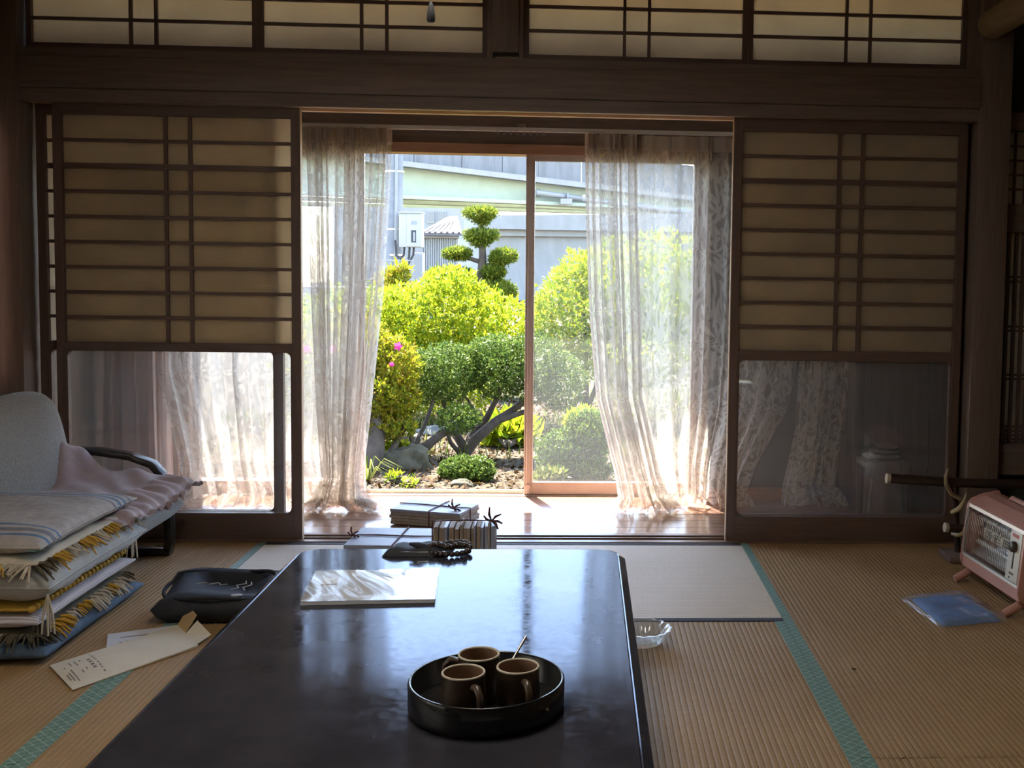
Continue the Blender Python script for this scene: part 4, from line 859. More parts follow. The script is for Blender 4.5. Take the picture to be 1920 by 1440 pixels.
MB().grid(cov2, 60, 30).smooth().build('plastic_film', 'wrap', mg)
qd = [MC[0].lerp(MC[1], a).lerp(MC[3].lerp(MC[2], a), b) for a, b in ((.10, .50), (.22, .50), (.22, .72), (.10, .72))]
MT['print'] = mat('faded cover print', (.55, .48, .34), (.48, .42, .40), .2, 40)
slabq(qd, TZ + .0092, TZ + .0128).build('printed_picture', 'print', mg)

# prayer beads on a black pouch
pc = fl(783, 1042, TZ); pu = thing('black_pouch', 'flat black pouch near the far edge of the table', 'pouch', pc, world=True)
def pf(u, v):
    a, b = 2 * u - 1, 2 * v - 1; e = (1 - a ** 4) * (1 - b ** 4); return (pc.x + .082 * a + .01 * b, pc.y + .035 + .048 * b, TZ + .0015 + .020 * math.sqrt(max(0, e)) + .004 * math.sin(6 * a) * e)
MB().grid(pf, 24, 16).smooth().build('pouch_body', 'navy', pu)
MB().box(pc.x - .08, pc.x + .08, pc.y - .012, pc.y + .08, TZ + .0005, TZ + .0025).build('base', 'navy', pu)
MB().tube([(pc.x - .075, pc.y - .004, TZ + .011), (pc.x, pc.y - .010, TZ + .012), (pc.x + .075, pc.y - .002, TZ + .011)], .0015, 6).build('zip', 'steel', pu)
bc = fl(838, 1043, TZ); pb = thing('prayer_beads', 'loop of dark prayer beads lying on the table beside the pouch', 'beads', bc)
MT['bead'] = mat('polished dark bead', (.02, .015, .013), (.05, .035, .03), .1, 30)
bead = MB().ball((0, 0, 0), .0078, 12, 8).smooth().build('bead', 'bead', pb); k0 = 0
mats_ = []
for k in range(24):
    a = 2 * PI * k / 24; mats_.append(Matrix.Translation((.056 * math.cos(a), .035 + .05 * math.sin(a), .0085 + .010 * (1 if math.sin(a) > -.2 else 0) * (.6 + .4 * math.sin(2 * a)))))
for k in range(14):
    mats_.append(Matrix.Translation((-.045 + .0068 * k, .02 + .012 * math.sin(k * .7), .0215 + .002 * (k % 2))))
bead.matrix_basis = mats_[0]; copies(bead, pb, mats_[1:])
MB().tube([(-.05, .02, .02), (-.075, .01, .026), (-.10, .02, .028)], [.004, .009, .004], 8).smooth().build('tassel', 'navy', pb)

# tied bundles of papers and booklets behind the table
def bundle(name, label, c, W, D_, H, n, rz, top='cover', sag=.0):
    t = thing(name, label, 'book bundle', c, rz); rr = random.Random(n)
    for k in range(n):
        h = H / n; dx, dy, da = rr.uniform(-.004, .004), rr.uniform(-.004, .004), rr.uniform(-.012, .012)
        o_ = MB().box(-W / 2, W / 2, -D_ / 2, D_ / 2, .0004, h - .0004, Matrix.Translation((dx, dy, k * h)) @ Matrix.Rotation(da, 4, 'Z')).build('booklet', top if k == n - 1 else 'bookpaper', t, bev=.001, seg=1)
    e = .003
    for pts in (((-W / 2 - e, 0, 0), (-W / 2 - e, 0, H + e), (-W * .2, .004, H + e), (W * .2, -.004, H + e), (W / 2 + e, 0, H + e), (W / 2 + e, 0, 0)), ((.02, -D_ / 2 - e, 0), (.02, -D_ / 2 - e, H + e), (.02, D_ / 2 + e, H + e), (.02, D_ / 2 + e, 0))):
        MB().tube(pts, .0028, 6).build('string', 'string', t)
    return t
def bow(parent, p, s=1, rot=0):
    p = Vector(p)
    for k, (dx, dz) in enumerate(((-.022, .016), (.026, .020), (-.006, .040), (.018, -.022), (.03, -.006))):
        d = Vector((dx, -.004, dz)) * s; q = d.cross(Vector((0, 1, 0))).normalized() * .004 * s
        MB().tube([p, p + d * .5 + q, p + d], [.0025, .004 * s, .003], 6).build('bow', 'string', parent)
b1c = fl(735, 1024, .10); b1 = bundle('book_bundle', 'flat grey paper bundle tied crosswise behind the table', (-.675, 3.97, 0), .31, .26, .114, 7, -.06)
bow(b1, (-.15, -.02, .120), .8)
b2 = bundle('book_bundle', 'taller tied bundle of books lying on the veranda edge', (-.625, 4.665, .004), .32, .20, .066, 5, -.30)
bow(b2, (.11, -.05, .072), 1.1)
b3 = thing('book_bundle', 'row of upright booklets tied with a red-brown bow', 'book bundle', (-.415, 3.92, 0), .02); rr = random.Random(9); x = -.112
while x < .10:
    w_ = rr.uniform(.006, .016); h = .176 + rr.uniform(-.010, .010); y_ = rr.uniform(-.006, .006)
    MB().box(x, x + w_ - .0006, -.055 + y_, .055 + y_, 0, h, Matrix.Rotation(rr.uniform(-.02, .02), 4, 'Y')).build('booklet', rr.choice(['spine', 'bookpaper', 'cover', 'spine']), b3, bev=.0008, seg=1); x += w_
MB().tube([(-.117, -.02, 0), (-.117, -.02, .188), (0, -.022, .192), (.108, -.02, .190), (.110, -.02, 0)], .003, 6).build('string', 'string', b3)
bow(b3, (.095, -.03, .19), 1.3)

# ------------------------------------------------------------------ floor things at the right
ac = Vector((.185, 3.155, .002)); ash = thing('glass_ashtray', 'fluted clear glass ashtray on the tatami beside the table', 'ashtray', ac)
MB().lathe([(.0005, 0), (.048, 0), (.056, .004), (.068, .018), (.084, .040), (.087, .047), (.082, .048), (.072, .040), (.056, .020), (.046, .011), (.0005, .009)], 96, wob=lambda a, j: 1 + (.035 * math.cos(16 * a) if 3 <= j <= 7 else (.015 * math.cos(16 * a) if j > 7 else 0))).smooth().build('bowl', 'cutglass', ash)

# blue cloth in a clear bag
BC = [fl(x, y, .006) for x, y in ((1768, 1172), (1878, 1163), (1808, 1114), (1708, 1122))]
bl = thing('packaged_cloth', 'folded blue cloth in a clear plastic bag on the tatami', 'package', (BC[0] + BC[2]) / 2, world=True)
def bq(C, u, v): return C[0].lerp(C[1], u).lerp(C[3].lerp(C[2], u), v)
for k in range(3):
    def bf(u, v, k=k):
        p = bq(BC, u, v); e = (1 - (2 * u - 1) ** 6) * (1 - (2 * v - 1) ** 6); return (p.x, p.y, .002 + (.005 * (k + 1)) * e ** .5 + .0012 * math.sin(11 * u + 7 * v + k))
    MB().grid(bf, 24, 18).smooth().build('cloth_fold', 'bluecloth', bl)
WC = [fl(x, y, .004) for x, y in ((1766, 1178), (1893, 1165), (1812, 1108), (1686, 1122))]
def wf(u, v):
    p = bq(WC, u, v); e = max(0, (1 - (2 * u - 1) ** 4) * (1 - (2 * v - 1) ** 4)); return (p.x, p.y, .004 + .018 * e ** .5 + .004 * math.sin(9 * u - 5 * v) * math.sin(17 * v + 6 * u) * (.3 + e))
MT['bagfilm'] = pane('crinkled bag film', .24, refl=.8, base=.10, hcol=(.75, .78, .85))
MB().grid(wf, 50, 40).smooth().build('plastic_bag', 'bagfilm', bl)
# small crumb on the mat
cp = fl(1601, 1256, .0); MB().ball((cp.x, cp.y, .003), .005, 8, 6, (1.6, .8, .5), .2).build('dry_crumb', 'bark').update_tag(); tag(bpy.data.objects['dry_crumb'], 'tiny dark crumb lying on the right tatami mat', 'crumb')

# pink electric heater, facing the middle of the room
ht = thing('electric_heater', 'pink portable electric heater with chrome grille standing by the alcove', 'heater', (1.395, 3.585, 0), math.radians(-86))
TL = Matrix.Translation((0, -.02, .055)) @ Matrix.Rotation(math.radians(-6), 4, 'X')      # body leans back
HW, HH, HD = .225, .268, .16
class HB(MB):
    def build(s, name, m, parent=None, bev=0, seg=2):
        s.v = [tuple(TL @ Vector(v)) for v in s.v]; return MB.build(s, name, m, parent, bev, seg)
for sx in (-1, 1):
    x0 = sx * HW; pr = [(0, .03), (.012, .004), (.03, 0), (HD - .02, .01), (HD, .04), (HD - .01, HH - .04), (HD - .05, HH + .018), (.05, HH), (.012, HH - .02), (0, HH - .04)]
    HB().prism(pr, min(x0, x0 - sx * .014), max(x0, x0 - sx * .014), 'X').build('side_panel', 'pinkmetal', ht, bev=.003)
HB().prism([(.006, HH - .032), (.05, HH - .002), (.085, HH + .008), (.085, HH - .004), (.05, HH - .014), (.012, HH - .044)], -HW + .014, HW - .014, 'X').build('top_panel', 'pinkmetal', ht)
HB().prism([(.125, HH - .01), (HD - .02, HH - .018), (HD - .02, HH - .03), (.125, HH - .022)], -HW + .014, HW - .014, 'X').build('top_rear_panel', 'pinkmetal', ht)
HB().box(-HW + .014, -.11, .085, .125, HH - .012, HH + .004).box(.11, HW - .014, .085, .125, HH - .012, HH + .004).build('top_cheeks', 'pinkmetal', ht)
HB().box(-.11, .11, .083, .128, HH - .06, HH - .05).build('handle_recess', 'knob', ht)
HB().tube([(-.115, .105, HH - .004), (-.10, .105, HH + .012), (.10, .105, HH + .012), (.115, .105, HH - .004)], .010, 10).smooth().build('carry_handle', 'pinkmetal', ht)
HB().prism([(.012, .004), (.004, .045), (.02, .045), (.13, .03), (HD - .02, .012), (.03, 0)], -HW + .014, HW - .014, 'X').build('bottom_panel', 'pinkmetal', ht)
HB().box(-HW + .014, HW - .014, HD - .03, HD - .015, .03, HH - .03).build('rear_panel', 'pinkmetal', ht)
GX0, GX1 = -HW + .014, .125
HB().box(GX0, HW - .014, .002, .012, HH - .048, HH - .036).build('chrome_trim', 'chrome', ht); HB().box(GX0, HW - .014, .002, .012, .045, .054).build('chrome_trim', 'chrome', ht)
def refl(u, v):
    a = lerp(-1, 1, v); return (lerp(GX0, GX1, u), .085 - .055 * abs(math.sin(PI * v * 2)) * 0 - .05 * (abs(a) ** 2), lerp(.055, HH - .05, v))
HB().grid(refl, 2, 24).smooth().build('reflector', 'chrome', ht)
for z in (.10, .185):
    HB().tube([(GX0 + .01, .052, z), (GX1 - .005, .052, z)], .0085, 14).smooth().build('heating_tube', 'tubewhite', ht)
    HB().grid(lambda u, v, z=z: (lerp(GX0, GX1, u), .078 - .022 * (1 - math.cos((v - .5) * 2.6)) * 2, z + .030 * math.sin((v - .5) * 2.6)), 2, 12).smooth().build('tube_reflector', 'chrome', ht)
lv = HB().box(GX0 + .06, GX1, .045, .049, .126, .160).build('vent_plate', 'panel', ht)
for r_ in range(3):
    for k in range(16):
        if k % 5 == 4: continue
        x = GX0 + .068 + k * .0135; HB().box(x, x + .0085, .0435, .0452, .1305 + r_ * .0095, .1365 + r_ * .0095).build('vent_slot', 'screen', lv)
for k in range(26):
    x = lerp(GX0 + .004, GX1 - .004, k / 25); HB().tube([(x, .012, HH - .046), (x, -.004, HH - .058), (x, -.006, .15), (x, -.004, .066), (x, .012, .052)], .0011, 6).build('grille_wire', 'steel', ht)
HB().tube([(GX0, .004, .052), (GX0, .004, HH - .048)], .0025, 6).build('grille_frame', 'chrome', ht)
cp_ = HB().box(GX1, HW - .018, .000, .020, .056, HH - .048).build('control_panel', 'panel', ht, bev=.002)
KX = (GX1 + HW - .018) / 2
HB().lathe([(.0005, -.014), (.014, -.014), (.0165, -.010), (.0165, 0)], 24).v
kb = MB().lathe([(.0005, .016), (.015, .016), (.0175, .012), (.0175, 0)], 24); kb2 = HB(); kb2.add([(KX + .002 + x, -z, HH - .098 + y) for x, y, z in kb.v], kb.f); kb2.smooth().build('knob', 'knob', cp_)
HB().box(KX - .003, KX + .003, -.0022, .001, .098, .158).build('slider_slot', 'knob', cp_)
HB().box(KX - .022, KX + .018, -.0015, .001, HH - .068, HH - .057).build('red_badge', 'redlabel', cp_)
HB().box(KX - .012, KX + .010, -.0022, .001, HH - .0645, HH - .0605).build('badge_lettering', 'rail', cp_)
for k in range(4): HB().box(KX - .016 + .008 * k, KX - .011 + .008 * k, -.0012, .001, .078, .085).build('printed_word', 'ink', cp_)
HB().box(KX - .014, KX - .009, -.0016, .001, .064, .070).build('indicator', 'knob', cp_)
for sx in (-1, 1):
    x = sx * (HW - .03); MB().tube([(x, -.045, .012), (x, -.03, .020), (x, .02, .048), (x, .06, .050), (x, .14, .046), (x, .165, .012)], [.013, .014, .015, .015, .015, .012], 10).smooth().build('foot', 'pinkmetal', ht)

# sword rack with two sheathed swords
YK = 4.02
rk = thing('sword_rack', 'antler sword rack behind the pink heater', 'rack', (1.50, YK + .05, 0), world=True)
MB().box(1.40, 1.62, YK, YK + .14, .001, .028).build('base', 'darkX', rk, bev=.006)
MB().tube([(1.455, YK + .07, .028), (1.450, YK + .075, .12), (1.44, YK + .07, .22), (1.405, YK + .06, .31)], [.013, .011, .011, .009], 10).smooth().build('rack_stem', 'scabbard', rk)
h1 = at(1775, 905, YK); MB().tube([at(1800, 935, YK + .06), at(1783, 925, YK + .03), at(1774, 908, YK - .03), at(1773, 893, YK - .045), at(1778, 878, YK - .04)], [.008, .008, .008, .006, .002], 10).smooth().build('antler_tine', 'antler', rk)
MB().tube([at(1786, 960, YK + .06), at(1797, 955, YK), at(1803, 948, YK - .03), at(1808, 938, YK - .035), at(1812, 924, YK - .03)], [.009, .010, .009, .006, .002], 10).smooth().build('antler_tine', 'antler', rk)
MB().tube([at(1786, 1000, YK + .05), at(1797, 1003, YK + .02), at(1806, 1000, YK - .04), at(1810, 985, YK - .045)], [.009, .009, .007, .003], 10).smooth().build('antler_tine', 'antler', rk)
for label, x0, y0, r in (('long sheathed sword lying on the upper antler tines', 1665, 897, .0185), ('sheathed sword on the lower antler tines', 1774, 989, .0175)):
    a = at(x0, y0, YK); b = a + Vector((.80 - (a.x - 1.15), .03, -.018)); b.x = min(b.x, 2.20)
    t = thing('sheathed_sword', label, 'sword', a, world=True)
    pts = [a.lerp(b, k / 8) + Vector((0, 0, -.012 * math.sin(PI * k / 8))) for k in range(9)]
    MB().tube(pts, [r] * 9, 16).smooth().build('scabbard', 'scabbard', t); d = (pts[1] - pts[0]).normalized()
    MB().tube([a - d * .006, a + d * .006], r * 1.04, 16).build('end_cap', 'horncap', t)

# ------------------------------------------------------------------ left: chair, cushions, papers, bag
ch = thing('low_armchair', 'low grey fabric chair with a black bentwood arm by the left doors', 'chair', (-1.85, 3.80, 0), world=True)
def pillow(b, c, sx, sy, h, pw=4, rot=0, ztop=1, zbot=1, n=28, corner=.06, wr=0, seed=0, tilt=(0, 0)):
    """soft cushion centred at c: half sizes sx, sy, half height h"""
    q = [random.Random(seed + k).uniform(0, 6) for k in range(6)]; cs, sn = math.cos(rot), math.sin(rot)
    for sgn, hh in ((1, h * ztop), (-1, h * zbot)):
        def fn(u, v):
            a, bb = math.sin((u - .5) * PI), math.sin((v - .5) * PI); e = max(0, (1 - abs(a) ** pw) * (1 - abs(bb) ** pw)) ** .42
            k1 = 1 - corner * (1 - bb * bb) * 1.0; k2 = 1 - corner * (1 - a * a)
            x, y = a * sx * (k1 if corner else 1), bb * sy * (k2 if corner else 1)
            z = sgn * hh * e + wr * (math.sin(9 * a + q[0] + 3 * bb) * math.sin(7 * bb + q[1]) * e + .6 * math.sin(17 * bb + q[2] + 4 * a) * e * abs(a)) + tilt[0] * a + tilt[1] * bb
            return (c[0] + x * cs - y * sn, c[1] + x * sn + y * cs, c[2] + z)
        b.grid(fn, n, n)
    return b
# seat and back upholstery
pillow(MB(), (-1.79, 3.80, .205), .31, .31, .055, 8, corner=0).smooth().build('seat', 'greyfab', ch)
def backr(u, v):
    a = PI * 2 * u; s = lambda t, p: math.copysign(abs(t) ** p, t)
    y = 3.79 + .315 * s(math.cos(a), .38); hz = .40 + .235 * s(math.sin(a), .36); d = lerp(-1, 1, v); k = (1 - abs(d) ** 3 * .12)
    yy = 3.79 + (y - 3.79) * k; zz = .40 + (hz - .40) * k; lean = -(zz - .2) * .22
    return (-1.885 + lean + d * .055, yy, zz)
b = MB().grid(backr, 48, 8); nb = 49
for v_, sg in ((0, -1), (1, 1)):
    base = [backr(i / 48, v_) for i in range(48)]; c_ = Vector((0, 0, 0))
    for p in base: c_ += Vector(p) / 48
    rings_ = [[tuple(Vector(p).lerp(c_, t_) + Vector((sg * .022 * math.sin(PI / 2 * t_), 0, 0))) for p in base] for t_ in (0, .15, .35, .6, .85)]
    vs2 = [p for r_ in rings_ for p in r_] + [tuple(c_ + Vector((sg * .022, 0, 0)))]; fs2 = []
    for r_ in range(4):
        for i in range(48): fs2.append((r_ * 48 + i, r_ * 48 + (i + 1) % 48, (r_ + 1) * 48 + (i + 1) % 48, (r_ + 1) * 48 + i))
    for i in range(48): fs2.append((4 * 48 + i, 4 * 48 + (i + 1) % 48, 240))
    b.add(vs2, fs2)
b.smooth().build('backrest', 'greyfab', ch)
for yy in (4.13, 3.47):
    far = yy > 4
    arm = [(-2.08, .38), (-1.95, .395), (-1.80, .392), (-1.68, .375), (-1.60, .345), (-1.56, .30), (-1.545, .20), (-1.54, .05), (-1.55, .015)]
    def strip(pts, wy, th):
        bb = MB()
        for i in range(len(pts)):
            x, z = pts[i]; x2, z2 = pts[min(i + 1, len(pts) - 1)]; x1, z1 = pts[max(i - 1, 0)]; n_ = Vector((-(z2 - z1), 0, x2 - x1)).normalized() * th / 2
            bb.v += [(x + n_.x, yy - wy / 2, z + n_.z), (x + n_.x, yy + wy / 2, z + n_.z), (x - n_.x, yy + wy / 2, z - n_.z), (x - n_.x, yy - wy / 2, z - n_.z)]
            if i: 
                o_ = 4 * i; bb.f += [(o_ - 4 + k, o_ - 4 + (k + 1) % 4, o_ + (k + 1) % 4, o_ + k) for k in range(4)]
        bb.f += [(0, 3, 2, 1), tuple(4 * (len(pts) - 1) + k for k in range(4))]; return bb
    if far: strip(arm[:6], .055, .026).build('armrest', 'blackwood', ch, bev=.006)
    strip(arm[5:] if far else arm[6:], .045, .030).build('front_leg', 'blackwood', ch, bev=.004)
    strip([(-1.535, .016), (-1.75, .016), (-2.10, .016)], .045, .028).build('runner', 'blackwood', ch, bev=.004)
    strip([(-2.10, .02), (-2.09, .2), (-2.06, .385 if far else .24)], .045, .028).build('rear_leg', 'blackwood', ch, bev=.004)
# mauve cushion crumpled on the seat
zc = thing('mauve_cushion', 'crumpled mauve cushion cover lying over the grey seat', 'cushion', (-1.76, 3.80, .26), world=True)
def mv(u, v):
    a, bb = 2 * u - 1, 2 * v - 1
    x = -1.77 + .33 * a; y = 3.80 + .33 * bb + .02 * math.sin(7 * a); e = max(0, (1 - a ** 6) * (1 - bb ** 6)) ** .5
    z = .265 + .045 * e + .06 * math.exp(-((a + .85) / .35) ** 2) * (1 + .3 * bb) + .095 * math.exp(-((a + .30) / .22) ** 2 - ((bb - .85) / .4) ** 2) * (1 + .18 * math.sin(14 * a + 10 * bb)) + .035 * math.exp(-((bb - .8) / .3) ** 2) * (1 - a * .5) + .010 * math.sin(11 * a + 4 * bb) * math.sin(9 * bb + 2 * a) + .006 * math.sin(30 * bb + 6 * a) * (abs(a) > .7)
    return (x, y, z)
MB().grid(mv, 70, 70).smooth().build('cover_top', 'mauve', zc)
def mv2(u, v): p = mv(u, v); a, bb = 2 * u - 1, 2 * v - 1; e = max(0, (1 - a ** 6) * (1 - bb ** 6)) ** .5; return (p[0], p[1], max(.262 if abs(a) < .95 else p[2] - .004, p[2] - .05 * e))
MB().grid(mv2, 40, 40).smooth().build('cover_underside', 'mauve', zc)
def ruff(u, v): 
    w_ = 4 * u; i = int(min(w_, 3.999)); t_ = w_ - i; a, bb = [(t_, 0), (1, t_), (1 - t_, 1), (0, 1 - t_)][i]
    p = Vector(mv(a, bb)); o_ = Vector(((a - .5), (bb - .5), 0)).normalized() * .022 * v; return p + o_ + Vector((0, 0, .006 * math.sin(90 * u * PI) * v + .002))
MB().grid(ruff, 360, 2).smooth().build('ruffle', 'mauve', zc)
def tie(parent, p, m, l=.08):
    p = Vector(p)
    for k in range(4):
        d = Vector((.012 * math.cos(k * 1.7), .012 * math.sin(k * 1.7), 0)); MB().tube([p, p + d + Vector((0, 0, -l * .5)), p + d * 1.4 + Vector((0, 0, -l))], [.003, .0035, .002], 6).build('tie_cord', m, parent)
tie(zc, (-1.465, 3.60, .255), 'cream', .12)

# stacked floor cushions and throws at the left front
SX, SY = -1.795, 3.32
def cushion(name, label, z0, h, m, sx=.315, sy=.315, dx=0, dy=0, rot=0, pw=5, wr=.004, seed=0, piping=None, cat='cushion', corner=.05):
    t = thing(name, label, cat, (SX + dx, SY + dy, z0), group='stacked floor cushions')
    pillow(MB(), (0, 0, h / 2), sx, sy, h / 2, pw, rot, n=36, wr=wr, seed=seed, corner=corner).smooth().build('cover', m, t)
    if piping:
        pts = []
        for k in range(81):
            u = k / 80 * 4; i = int(min(u, 3.999)); q = u - i; a, bb = [(2 * q - 1, -1), (1, 2 * q - 1), (1 - 2 * q, 1), (-1, 1 - 2 * q)][i]
            x, y = a * sx * (1 - corner * (1 - bb * bb)), bb * sy * (1 - corner * (1 - a * a)); pts.append((x * math.cos(rot) - y * math.sin(rot), x * math.sin(rot) + y * math.cos(rot), h / 2))
        MB().tube(pts, .004, 6, False).smooth().build('piping', piping, t)
    return t
def tassels(t, sx, sy, z, n, sets, seed, ln=.05):
    rr = random.Random(seed)
    protos = {}
    for m in set(s_ for s_ in sets):
        bb = MB()
        for q in range(7):
            a = rr.uniform(-.5, .5); d = Vector((1, a, rr.uniform(-.55, .1))); bb.tube([(0, .003 * (q - 3), 0), Vector((0, .003 * (q - 3), 0)) + d * ln * .5, Vector((0, .003 * (q - 3), 0)) + d * ln + Vector((0, 0, -.012))], [.003, .0036, .0016], 5)
        protos[m] = bb.smooth().mesh('tassel', m)
    for k in range(n):
        f_ = (k + .5) / n; m = sets[int(f_ * len(sets))]
        for edge in (0, 1):
            o_ = bpy.data.objects.new('tassel', protos[m]); COL.objects.link(o_); o_.parent = t; s_ = rr.uniform(.8, 1.25)
            if edge == 0: M_ = Matrix.Translation((sx - .012, lerp(-sy, sy, f_), z)) @ Matrix.Rotation(rr.uniform(-.3, .3), 4, 'Z')
            else: M_ = Matrix.Translation((lerp(-sx, sx, f_), -sy + .012, z)) @ Matrix.Rotation(-PI / 2 + rr.uniform(-.3, .3), 4, 'Z')
            o_.matrix_basis = M_ @ Matrix.Scale(s_, 4)
c1 = cushion('floor_cushion', 'blue quilted floor cushion at the bottom of the stack', .002, .058, 'denim', .345, .335, seed=1, wr=.004, pw=9, corner=.02)
c2 = cushion('fringed_throw', 'fringed brown throw with yellow and cream tassels low in the stack', .056, .040, 'olive', .31, .315, seed=2, pw=9, corner=.01, cat='throw'); tassels(c2, .30, .31, .026, 18, ['olive', 'gold', 'gold', 'cream', 'gold', 'cream', 'cream', 'gold', 'cream', 'olive'], 4, .048)
c3 = cushion('floor_cushion', 'white and lilac striped floor cushion in the stack', .090, .052, 'lilac', .32, .325, seed=3, piping='lilac', wr=.003, pw=7, corner=.02)
tie(c3, (.31, -.30, .03), 'olive', .07)
c4_ = cushion('braided_mat', 'mustard braided mat under the grey cushion', .139, .020, 'gold', .305, .31, dx=-.006, seed=4, pw=12, corner=0, cat='mat')
for k in range(24):
    y = lerp(-.30, .30, k / 23); MB().ball((.300, y, .010), .011, 8, 6, (1, 1.25, .9)).smooth().build('braid_knot', 'gold', c4_)
c5 = cushion('floor_cushion', 'thick pale grey floor cushion in the middle of the stack', .155, .120, 'greycush', .34, .33, dx=.015, seed=5, piping='greycush', wr=.007, pw=6, corner=.03)
tie(c5, (.33, -.315, .04), 'cream', .11)
c6 = cushion('fringed_throw', 'fringed yellow and cream throw under the top cushion', .268, .026, 'cream', .325, .33, seed=6, pw=10, corner=.01, cat='throw'); tassels(c6, .32, .325, .012, 16, ['olive', 'gold', 'cream', 'gold', 'cream', 'gold', 'gold', 'cream'], 8, .050)
c7 = cushion('floor_cushion', 'blue striped white floor cushion on top of the stack', .284, .078, 'ticking', .33, .32, seed=7, piping='ticking', wr=.003, pw=5)
MT['teal'] = mat('teal thread', (.16, .36, .38), rough=.8)
for p in ((.315, -.315, .03), (.30, .30, .04), (0, 0, .073)):
    for k in range(5):
        a = k * 1.26; MB().tube([p, (p[0] + .025 * math.cos(a), p[1] + .025 * math.sin(a), p[2] + .006)], .0016, 5).build('thread_tuft', 'teal', c7)

# papers on the floor
en = [fl(x, y, .006) for x, y in ((93, 1246), (136, 1292), (372, 1211), (333, 1173))]
ev = thing('envelope', 'long cream envelope lying on the tatami by the table', 'envelope', (en[0] + en[2]) / 2, world=True)
def evf(u, v):
    p = en[0].lerp(en[3], u).lerp(en[1].lerp(en[2], u), v); return (p.x, p.y, .004 + .012 * math.sin(PI * v) * math.sin(PI * min(1, u * 1.05)) ** .5 + .004 * u)
MB().grid(evf, 24, 12).smooth().build('front_sheet', 'envelope', ev); MB().grid(lambda u, v: (evf(u, v)[0], evf(u, v)[1], .0022), 6, 6).build('back_sheet', 'envelope', ev)
for v_ in (0, 1): MB().grid(lambda u, s_, v_=v_: (evf(u, v_)[0], evf(u, v_)[1], lerp(.0022, evf(u, v_)[2], s_)), 20, 1).build('side_fold', 'envelope', ev)
f0, f1 = Vector(evf(1, 0)), Vector(evf(1, 1)); dv = (f1 - f0); dn = Vector((.30, .95, 0)).normalized()
MB().add([f0.lerp(f1, .0), f0.lerp(f1, .42), f0.lerp(f1, .38) + dn * .055 + Vector((0, 0, .035)), f0.lerp(f1, .08) + dn * .06 + Vector((-.01, 0, .045))], [(0, 1, 2, 3)]).build('torn_flap', 'kraft', ev)
MB().add([f0.lerp(f1, .42), f0.lerp(f1, .95), f0.lerp(f1, .90) + dn * .045 + Vector((.015, 0, .01)), f0.lerp(f1, .45) + dn * .05 + Vector((0, 0, .025))], [(0, 1, 2, 3)]).build('torn_flap', 'envelope', ev)
def ep(u, v): p = evf(u, v); return Vector((p[0], p[1], p[2] + .0007))
def mark(u0, u1, v0, v1): MB().grid(lambda a, b_: ep(lerp(u0, u1, a), lerp(v0, v1, b_)), 2, 3).build('printed_line', 'ink', ev)
for k in range(8): mark(.262, .275, .12 + .095 * k, .12 + .095 * k + (.06 if k % 3 else .035))
for k in range(4): mark(.215, .240, .30 + .10 * k, .36 + .10 * k)
for u0, vv in ((.17, ((.22, .30), (.55, .63))), (.135, ((.20, .42), (.58, .68))), (.10, ((.18, .34),)), (.075, ((.45, .85),)), (.05, ((.30, .36), (.52, .80))), (.03, ((.55, .75),))):
    for v0, v1 in vv: mark(u0, u0 + .009, v0, v1)
wh = [fl(x, y, .002) for x, y in ((199, 1222), (330, 1214), (362, 1168), (202, 1189))]
ws = thing('paper_sheet', 'white printed sheet tucked under the cream envelope', 'paper', (wh[0] + wh[2]) / 2, world=True)
slabq(wh, .0016, .0022).build('sheet', 'whitepaper', ws)
def wq(u, v): return wh[3].lerp(wh[2], u).lerp(wh[0].lerp(wh[1], u), v)
for (u0, u1, v) in ((.16, .75, .28), (.16, .19, .55), (.16, .19, .8), (.24, .5, .5), (.24, .45, .62)):
    a, c = wq(u0, v), wq(u1, v + .035); slabq([wq(u0, v), wq(u1, v), wq(u1, v + .035), wq(u0, v + .035)], .0023, .0026).build('printed_line', 'ink', ws)

# dark cloth bag
bgc = Vector((-1.135, 3.46, 0)); bgo = thing('cloth_bag', 'dark navy cloth bag with pale embroidery left of the table', 'bag', bgc, world=True)
rgs = []
for z, sx, sy, ox, oy in ((.003, .150, .115, 0, 0), (.02, .165, .13, 0, 0), (.05, .175, .14, .0, .0), (.072, .170, .135, .01, .01), (.082, .15, .11, .015, .02), (.074, .115, .08, .02, .03), (.066, .07, .05, .02, .03)):
    rgs.append(([(bgc.x + ox + x * sx / .2 , bgc.y + oy + y * sy / .14) for x, y in [(q[0] - .0, q[1]) for q in outline(-.2, .2, -.14, .14, .05)]], z))
bb = loft(rgs); bb.v = [(x + .02 * math.sin(30 * y), y, z + .008 * math.sin(14 * x + 9 * y) * (z > .04) + (.018 if (z > .07 and y > bgc.y + .06) else 0)) for x, y, z in bb.v]
bb.smooth().build('bag_body', 'navy', bgo)
MB().tube([(bgc.x + .170 * math.cos(a) * 1.0, bgc.y + .135 * math.sin(a), .077 + .009 * math.sin(3 * a) + (.02 if math.sin(a) > .4 else 0)) for a in [2 * PI * k / 40 for k in range(41)]], .006, 8, False).smooth().build('hem', 'navy', bgo)
def em(pts): MB().tube([(bgc.x + x, bgc.y + y, .0865 + .008 * math.sin(14 * (bgc.x + x) + 9 * (bgc.y + y))) for x, y in pts], .0022, 5).build('embroidery', 'embroid', bgo)
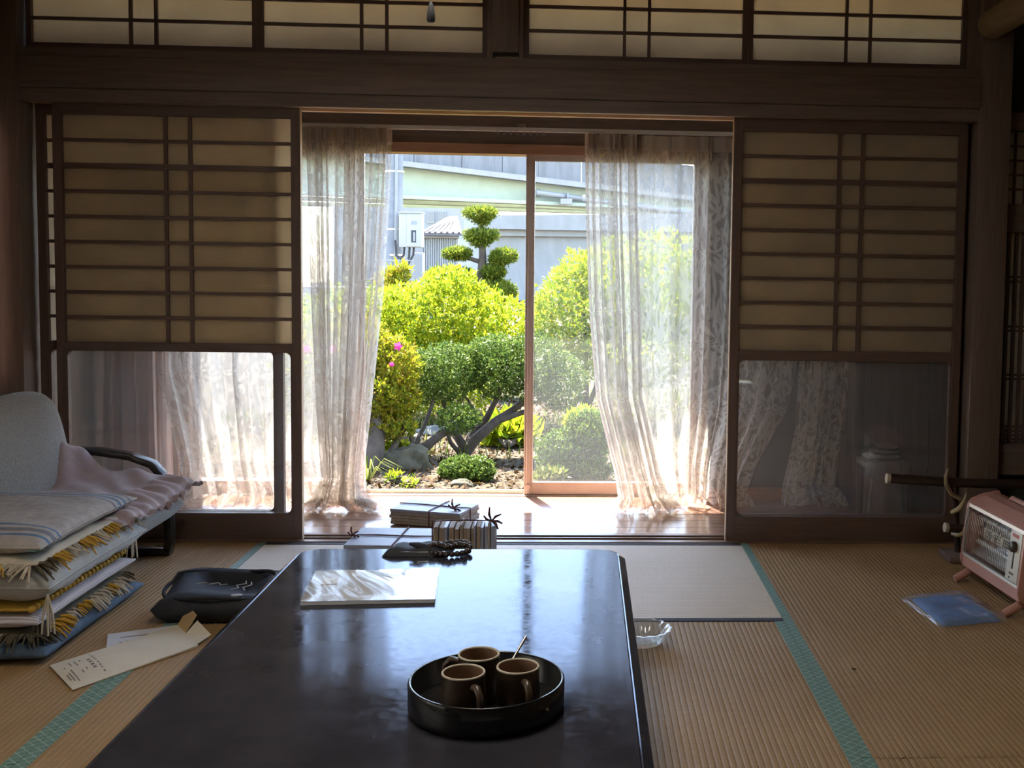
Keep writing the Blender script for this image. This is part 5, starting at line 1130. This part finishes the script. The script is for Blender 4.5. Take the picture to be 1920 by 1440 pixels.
em([(-.07, -.02), (-.045, .0), (-.03, -.02), (-.01, .01), (.005, -.015), (.02, .0)]); em([(.05, -.06), (.065, -.03), (.05, 0), (.07, .03), (.06, .06)]); em([(.09, -.05), (.075, -.02), (.09, .02), (.08, .05)])
MB().ball((bgc.x + .08, bgc.y - .10, .083), .012, 10, 6, (1.6, 1, .35)).smooth().build('embroidered_flower', 'embroid', bgo)

# lamp pull hanging from the ceiling
lp = at(808, 22, 2.05); t = thing('lamp_pull', 'dark lamp pull hanging on a thin cord at the top', 'lamp pull', lp, world=True)
MB().lathe([(.0005, -.0185), (.0062, -.0185), (.0075, -.015), (.0072, -.004), (.0050, .010), (.0022, .0165), (.0005, .018)], 20, lp).smooth().build('weight', 'navy', t)
MB().tube([lp + Vector((0, 0, .016)), Vector((lp.x, lp.y, 2.125))], .0009, 6).build('cord', 'ink', t)
# square ceiling lamp over the pull: out of view, lit as added room fill
def emit(name, col, k):
    m = bpy.data.materials.new(name); m.use_nodes = True; tt = m.node_tree; tt.nodes.clear(); o = N(tt, 'OutputMaterial'); e = N(tt, 'Emission', Color=c4(col), Strength=k); L(tt, e.outputs[0], o.inputs[0]); return m
MT['fillglow'] = emit('fill lamp diffuser', (1, .90, .76), FILL_LAMP)
lx, ly = lp.x, lp.y; la = thing('fill_ceiling_lamp', 'unseen square ceiling lamp lit as added room fill', 'lamp', (lx, ly, 2.12), world=True)
MB().box(lx - .27, lx + .27, ly - .27, ly + .27, 2.124, 2.13).build('diffuser', 'fillglow', la)
for a_, b_, c_, d_ in ((-.29, .29, -.29, -.27), (-.29, .29, .27, .29), (-.29, -.27, -.27, .27), (.27, .29, -.27, .27)): MB().box(lx + a_, lx + b_, ly + c_, ly + d_, 2.115, 2.21).build('frame_side', 'cedarX', la)
MB().box(lx - .27, lx + .27, ly - .27, ly + .27, 2.20, 2.21).build('top_plate', 'panel', la)
for q in (-.2, .2): MB().tube([(lx + q, ly, 2.21), (lx + q, ly, CEIL)], .004, 6).build('hanger', 'steel', la)
